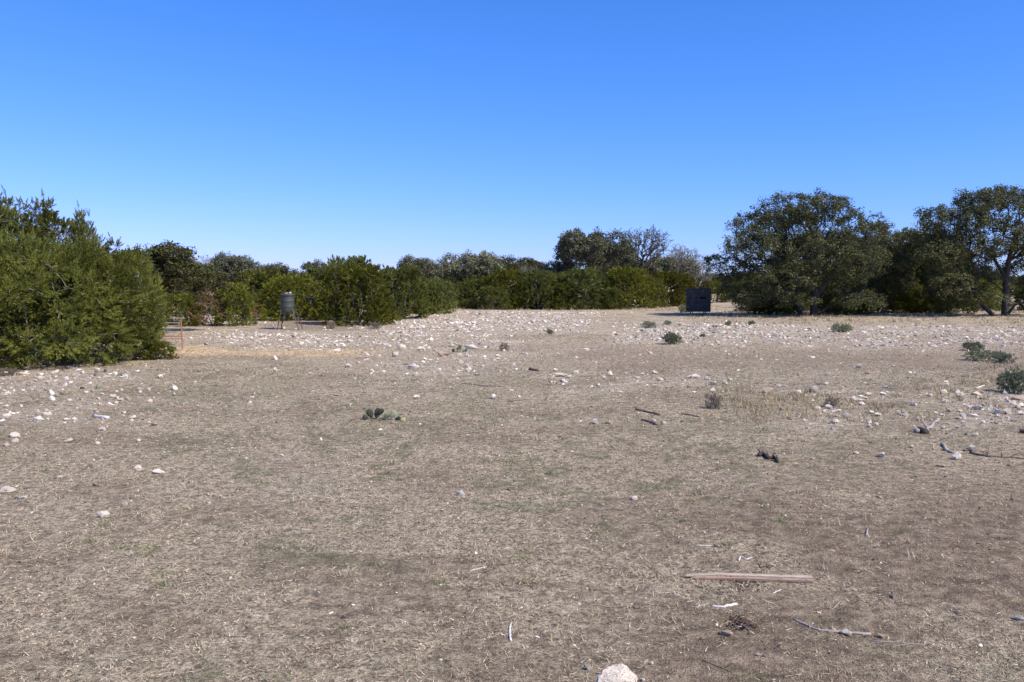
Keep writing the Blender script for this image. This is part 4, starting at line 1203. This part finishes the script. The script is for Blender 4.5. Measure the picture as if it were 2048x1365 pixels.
# loose medium rocks, alike, by zone
zones = [(60, (0, 320), (742, 850), 'white rock of the stony ground left of the open grass', 'rocks scattered on the left stony ground', (6, 13)),
         (56, (1640, 2045), (785, 852), 'white rock of the stony patch at the right beside the bunch grass', 'rocks in the right stony patch', (7, 15)),
         (34, (700, 1060), (690, 752), 'white rock among the rocks below the straw strip', 'rocks in the middle group', (5, 11)),
         (26, (1090, 1480), (742, 785), 'white stone in the loose row right of centre', 'stones in the loose row', (6, 12)),
         (34, (1500, 2040), (655, 705), 'white stone on the pale ground in front of the big oaks', 'stones before the big oaks', (4, 8)),
         (26, (420, 700), (666, 696), 'white stone on the pale ground below the feeder', 'stones below the feeder', (4, 7)),
         (18, (1240, 1500), (655, 690), 'white stone on the pale ground below the blind', 'stones below the blind', (4, 8))]
for n_, xr, yr, lab, grp, (s0, s1) in zones:
    for _ in range(n_):
        w_ = random.uniform(s0, s1)
        rock(random.uniform(*xr), random.uniform(*yr), w_, w_ * random.uniform(.45, .75), lab, random.choice('ppppg'), grp)

# ------------------------------------------------------------------ wood
def mat_wood(name, a, b, sc3=(3, 30, 30)):
    m, nt, p = nodes(name)
    mp = nt.nodes.new('ShaderNodeMapping'); mp.inputs['Scale'].default_value = sc3
    nt.links.new(coords(nt), mp.inputs['Vector'])
    n1 = noise(nt, mp.outputs[0], 2.5, 6, 0.7)
    nt.links.new(ramp(nt, n1, [(0.28, a), (0.5, b), (0.75, tuple(min(1, v * 1.25) for v in b))]), p.inputs['Base Color'])
    p.inputs['Roughness'].default_value = 0.85
    bump(nt, p, n1, 0.9, 0.006)
    return m
M['plank'] = mat_wood('weathered_plank', (0.14, 0.085, 0.055), (0.36, 0.245, 0.175))
M['plank_top'] = mat_wood('weathered_plank_top', (0.22, 0.16, 0.115), (0.46, 0.37, 0.28))
M['grey_wood'] = mat_wood('grey_driftwood', (0.15, 0.125, 0.11), (0.36, 0.31, 0.275))
M['white_wood'] = mat_wood('bleached_wood', (0.42, 0.37, 0.32), (0.66, 0.61, 0.56))
M['char'] = mat_wood('charred_wood', (0.012, 0.010, 0.010), (0.055, 0.04, 0.033))
M['dark_wood'] = mat_wood('dark_rotten_wood', (0.05, 0.032, 0.024), (0.15, 0.10, 0.075))
def plank():
    a = G3(1372, 1158); b = G3(1624, 1163)
    L = (b - a).length; c = (a + b) / 2
    o = empty('fallen_plank', c, 'split weathered brown plank lying across the foreground at the lower right', 'plank', rz=math.atan2(b.y - a.y, b.x - a.x))
    r = np.random.default_rng(8)
    for j, (y0_, z0_, w_, t_, x0_, x1_, mk) in enumerate([(0.012, .022, .028, .016, -.5, .5, 'plank_top'), (-.014, .012, .020, .017, -.46, .497, 'plank'), (-.030, .006, .014, .012, -.1, .485, 'dark_wood'), (-.014, .025, .012, .008, -.32, -.02, 'plank')]):
        bm = bmesh.new(); nseg = 24; prev = None
        for i in range(nseg + 1):
            f = i / nseg; x_ = L * (x0_ + (x1_ - x0_) * f)
            tp = 1 if 0.08 < f < 0.96 else (0.45 + 5.5 * min(f, .1) if f < .5 else 0.85)
            hh = t_ * tp * (1 + r.uniform(-.16, .16)); ww = w_ * tp * (1 + r.uniform(-.12, .12))
            yy = y0_ + r.uniform(-.0015, .0015); zz = z0_ * (0.35 + 0.65 * min(1, f * 4)) + 0.002
            ring = [bm.verts.new((x_, yy + ww / 2 * cy, zz + hh / 2 * cz)) for cy, cz in ((-1, -1), (1, -1), (1.02, .3), (.65, 1), (-.6, 1.02), (-1.02, .4))]
            if prev:
                for q in range(6): bm.faces.new((prev[q], prev[(q + 1) % 6], ring[(q + 1) % 6], ring[q]))
            else: bm.faces.new(ring[::-1])
            prev = ring
        bm.faces.new(prev)
        bmesh.ops.recalc_face_normals(bm, faces=bm.faces)
        obm('splinter', bm, M[mk], o)
plank()
def stick(name, pts, r0, r1, mat, label, cat='stick', group=None, forks=(), bumpy=.15, lift=0.4):
    """pts: pixels on the ground; forks: (index, [(dx,dz) px...])"""
    P = [G3(px, py) for px, py in pts]
    base = P[0].copy()
    fine = []
    for i in range(len(P) - 1):
        for s in range(4): fine.append(P[i].lerp(P[i + 1], s / 4))
    fine.append(P[-1])
    rr_ = [r0 + (r1 - r0) * i / (len(fine) - 1) for i in range(len(fine))]
    for i, p in enumerate(fine):
        p.z = float(H(p.x, p.y)) + rr_[i] * lift + random.uniform(0, .3) * rr_[i]
        p.x += random.uniform(-1, 1) * rr_[i] * .5; p.y += random.uniform(-1, 1) * rr_[i] * .8
    bm = bmesh.new()
    def chain(Q, rad):
        prev = None
        for i, p in enumerate(Q):
            d = (Q[min(i + 1, len(Q) - 1)] - Q[max(i - 1, 0)]).normalized()
            u = d.cross(Vector((0, 0, 1))); u = u.normalized() if u.length > .01 else Vector((1, 0, 0)); v = d.cross(u)
            ring = [bm.verts.new(p - base + (u * math.cos(a) + v * math.sin(a)) * rad[i] * (1 + random.uniform(-bumpy, bumpy))) for a in [k * math.pi / 3.5 for k in range(7)]]
            if prev:
                for q in range(7): bm.faces.new((prev[q], prev[(q + 1) % 7], ring[(q + 1) % 7], ring[q]))
            else: bm.faces.new(ring[::-1])
            prev = ring
        bm.faces.new(prev)
    chain(fine, rr_)
    for idx, off in forks:
        k_ = PM(fine[idx].y); Q = [fine[idx].copy()]
        for ddx, ddz in off: Q.append(fine[idx] + Vector((ddx / k_, random.uniform(-.03, .06), ddz / k_)))
        ra = rr_[idx] * .6
        chain(Q, [ra * (1 - .7 * i / len(off)) for i in range(len(Q))])
    bmesh.ops.recalc_face_normals(bm, faces=bm.faces)
    me = bpy.data.meshes.new(name); bm.to_mesh(me); bm.free(); me.materials.append(M[mat])
    me.polygons.foreach_set('use_smooth', [True] * len(me.polygons))
    return tag(link(name, me, None, base), label, cat, group)
stick('stick', [(1588, 1240), (1612, 1252), (1640, 1262), (1680, 1266), (1742, 1270)], .005, .007, 'grey_wood', 'long bent grey stick in the foreground right of the scraped hollow')
stick('stick', [(1422, 1213), (1448, 1215), (1475, 1210)], .005, .008, 'white_wood', 'short bleached white stick below the left half of the plank')
stick('stick', [(1392, 1216), (1418, 1207)], .004, .003, 'grey_wood', 'small brown twig left of the bleached white stick')
stick('stick', [(1391, 1091), (1425, 1094)], .0035, .004, 'white_wood', 'thin pale twig pointing at the tan stone above the plank')
stick('antler', [(1478, 1122), (1482, 1114), (1492, 1120), (1505, 1116)], .006, .003, 'white_wood', 'curved bleached piece like a shed antler just above the plank', 'antler')
stick('stick', [(1021, 1284), (1019, 1266), (1022, 1248)], .006, .005, 'white_wood', 'short pale stick pointing away from the viewer in the centre foreground')
stick('stick', [(1733, 1072), (1735, 1060)], .007, .006, 'grey_wood', 'stub of grey stick at the upper right of the plank')
stick('stick', [(1545, 1188), (1562, 1180)], .003, .003, 'white_wood', 'tiny white twig just below the middle of the plank')
stick('stick', [(1850, 1290), (1740, 1283)], .002, .003, 'grey_wood', 'thin brown twig below the tan rock at the right')
stick('stick', [(1405, 1322), (1465, 1345)], .003, .002, 'dark_wood', 'thin dark twig right of the largest white rock')
stick('stick', [(940, 1143), (973, 1134)], .003, .002, 'white_wood', 'thin pale twig in the middle foreground left of the plank')
stick('charred_log', [(1516, 914), (1526, 911), (1536, 919), (1548, 918), (1556, 927)], .019, .015, 'char', 'jagged piece of charred black wood in the right middle ground', 'log', None, [(3, [(-5, 9), (-8, 10)]), (11, [(6, 8), (10, 5)]), (15, [(3, 9)]), (6, [(2, 5)])], .5, .9)
stick('broken_log', [(1272, 820), (1296, 826), (1320, 831)], .012, .02, 'dark_wood', 'upper dark broken log in the middle right grass', 'log', 'dark broken logs')
stick('broken_log', [(1284, 841), (1300, 846), (1312, 850)], .012, .02, 'dark_wood', 'lower dark broken log in the middle right grass', 'log', 'dark broken logs')
stick('broken_log', [(1365, 829), (1385, 832), (1398, 835)], .010, .009, 'dark_wood', 'dark log lying right of the two broken ones', 'log', 'dark broken logs')
stick('branch', [(1884, 890), (1892, 902), (1906, 908), (1925, 906)], .018, .012, 'grey_wood', 'grey curved log with an upturned end in the right middle ground', 'branch')
stick('branch', [(1940, 907), (1975, 914), (2010, 916), (2055, 919)], .014, .007, 'dark_wood', 'long dark fallen branch with upright twigs reaching the right edge', 'branch', None, [(4, [(4, 8), (7, 14)]), (7, [(-1, 14), (1, 20)]), (9, [(14, 7), (22, 12)])])
stick('dead_branch', [(1832, 866), (1852, 862), (1868, 850), (1880, 838)], .03, .012, 'grey_wood', 'tangled grey dead branch with a dark root end at the right', 'branch', None, [(2, [(-14, 6), (-26, 2)]), (4, [(12, 4), (26, 2)]), (5, [(-8, 12), (-12, 18)]), (8, [(10, 4), (20, -2)])])
stick('stick', [(1850, 868), (1838, 862)], .05, .03, 'char', 'black root end lying in the tangled dead branch', 'branch')
stick('log', [(188, 834), (215, 838)], .02, .025, 'white_wood', 'short bleached log in the left middle ground', 'log')
stick('stick', [(1060, 741), (1078, 743)], .03, .025, 'dark_wood', 'short dark stick above the long white slab', 'stick')
stick('stick', [(1130, 775), (1200, 773), (1290, 765)], .008, .008, 'grey_wood', 'thin long stick along the row of stones right of centre', 'stick')
stick('stick', [(925, 768), (975, 773), (1010, 774)], .009, .009, 'dark_wood', 'thin dark stick across the middle ground', 'stick')
stick('stick', [(702, 842), (730, 836), (748, 828)], .010, .008, 'dark_wood', 'dead twig reaching left from the flattened prickly pear', 'stick')
stick('stick', [(1490, 781), (1560, 778), (1650, 765)], .003, .004, 'grey_wood', 'thin pale stick lying in the bunch grass at the right', 'stick')
stick('log', [(2040, 865), (2062, 868)], .03, .03, 'dark_wood', 'dark log end at the right edge above the fallen branch', 'log')
stick('stick', [(1768, 768), (1800, 776)], .008, .006, 'grey_wood', 'grey stick in the grass above the stony patch at the right', 'stick')
stick('stick', [(1952, 778), (1968, 772)], .014, .01, 'white_wood', 'pale stick end beside the dark bushy shrub', 'stick')

# earth crumbs round the scraped hollow
def crumbs(px, py, n, sp, s, label):
    c = G3(px, py)
    x = c.x + rng.normal(0, sp, n); y = c.y + rng.normal(0, sp, n)
    cols = np.ones((n, 4)); cols[:, :3] = np.array([0.10, 0.065, 0.05]) * rng.uniform(.5, 1.4, (n, 1))
    scatter_stones(x, y, np.abs(rng.normal(s, s * .5, n)) + .002, cols, 'loose_earth', label)
crumbs(1486, 1244, 130, .030, .007, 'dark crumbly earth thrown up around the scraped hollow')
crumbs(1530, 1133, 90, .02, .007, 'small heap of dark earth above the plank')
crumbs(1480, 1168, 110, .05, .006, 'dark crumbs of earth along the plank')
print('OBJECTS', len(bpy.data.objects))

# ------------------------------------------------------------------ labels by landmark
ORD = ['first', 'second', 'third', 'fourth', 'fifth', 'sixth', 'seventh', 'eighth', 'ninth', 'tenth', 'eleventh', 'twelfth']
MARKS = [(0, 'off the left edge'), (340, 'behind the near junipers'), (560, 'left of the feeder'), (640, 'behind the feeder'), (860, 'behind the large round juniper'), (1090, 'in the middle'),
         (1290, 'under the tall middle oak'), (1420, 'by the blind'), (1560, 'right of the blind'), (1700, 'behind the great oak'), (1860, 'behind the lower oak'), (1990, 'left of the right oak trunk'), (9999, 'at the right edge')]
for grp, lead in (('low junipers at the foot of the tree line', 'low tree line juniper'), ('low junipers in the shade of the big oaks', 'shaded low juniper'),
                  ('far trees behind the tree line', 'back row evergreen'), ('distant trees past the blind', 'distant tree'), ('distant trees at the right', 'distant tree'),
                  ('distant junipers past the blind', 'distant low juniper'), ('distant junipers at the right', 'distant low juniper')):
    bins = {}
    for o in bpy.data.objects:
        if o.get('group') == grp:
            px = float(PX(np.array(o.location.x), np.array(o.location.y))[0])
            m_ = next(t for lim, t in MARKS if px < lim)
            bins.setdefault(m_, []).append((px, o))
    for m_, lst in bins.items():
        lst.sort(key=lambda t: t[0])
        for i, (px, o) in enumerate(lst):
            o['label'] = '%s %s%s' % (lead, m_, '' if len(lst) == 1 else ', %s from the left' % ORD[i])

LM = {
 'rocks scattered on the left stony ground': [(188, 775, 'the leaning prickly pear pad'), (200, 835, 'the short bleached log'), (14, 838, 'the broad white rock at the left edge'), (78, 842, 'the wide white rock'), (150, 742, 'the near junipers'), (349, 780, 'the lone flat stone'), (308, 852, 'the peach coloured stone'), (230, 752, 'the low prickly pear'), (25, 747, 'the dark prickly pear')],
 'rocks in the right stony patch': [(1670, 812, 'the rusty dead weed'), (1925, 838, 'the tall greyish rock'), (2015, 828, 'the broad rock at the right edge'), (1860, 862, 'the tangled dead branch'), (1806, 826, 'the tiny upright prickly pear'), (1690, 834, 'the upright white stone'), (1919, 795, 'the bright white rock'), (2030, 785, 'the dark bushy shrub'), (1738, 855, 'the grey stone'), (1768, 770, 'the grey stick')],
 'rocks in the middle group': [(917, 705, 'the dark padded cactus'), (888, 713, 'the large tan boulder'), (936, 744, 'the upright dark faced rock'), (827, 738, 'the rock by the dark hole'), (733, 712, 'the rock at the straw end'), (697, 735, 'the leftmost rock of the group'), (1008, 700, 'the small dead weed'), (970, 770, 'the thin dark stick')],
 'stones in the loose row': [(1122, 753, 'the long white slab'), (1391, 757, 'the rock heading the row'), (1427, 770, 'the dark sided rock'), (1320, 762, 'the flat white stone'), (1230, 772, 'the thin long stick'), (1070, 742, 'the short dark stick')],
 'stones before the big oaks': [(1684, 660, 'the compact shrub'), (1504, 648, 'the tiny dark shrub'), (1950, 695, 'the upright dark shrub'), (1968, 715, 'the sprawling shrub'), (1800, 680, 'the midpoint between the lone shrub and the shrub patch')],
 'stones below the feeder': [(582, 662, 'the feeder'), (660, 657, 'the thin dead weed'), (550, 716, 'the stone below the straw strip'), (455, 702, 'the straw strip near the gate')],
 'stones below the blind': [(1347, 685, 'the round shrub below the blind'), (1302, 654, 'the low grey shrub'), (1457, 650, 'the tiny shrub right of the blind'), (1406, 675, 'the tiny shrub below the blind')]}
NTH = ['nearest', 'second nearest', 'third nearest', 'fourth nearest', 'fifth nearest', 'sixth nearest', 'seventh nearest', 'eighth nearest', 'ninth nearest', 'tenth nearest']
for grp, marks in LM.items():
    bins = {}
    for o in bpy.data.objects:
        if o.get('group') != grp or 'label' not in o: continue
        px, py = PX(np.array([o.location.x]), np.array([o.location.y])); px = float(px[0]); py = float(py[0])
        d, mx_, my_, nm = min((math.hypot(px - a, (py - b) * 3), a, b, t) for a, b, t in marks)
        side = ('left of' if px < mx_ else 'right of') if abs(px - mx_) > abs(py - my_) * 3 else ('in front of' if py > my_ else 'behind')
        tone = 'grey' if 'grey' in o.data.name else 'white'
        bins.setdefault('%s stone %s %s' % (tone, side, nm), []).append((d, o))
    for t, lst in bins.items():
        lst.sort(key=lambda q: q[0])
        for i, (d, o) in enumerate(lst):
            o['label'] = t if len(lst) == 1 else '%s, %s' % (t, NTH[min(i, 9)])
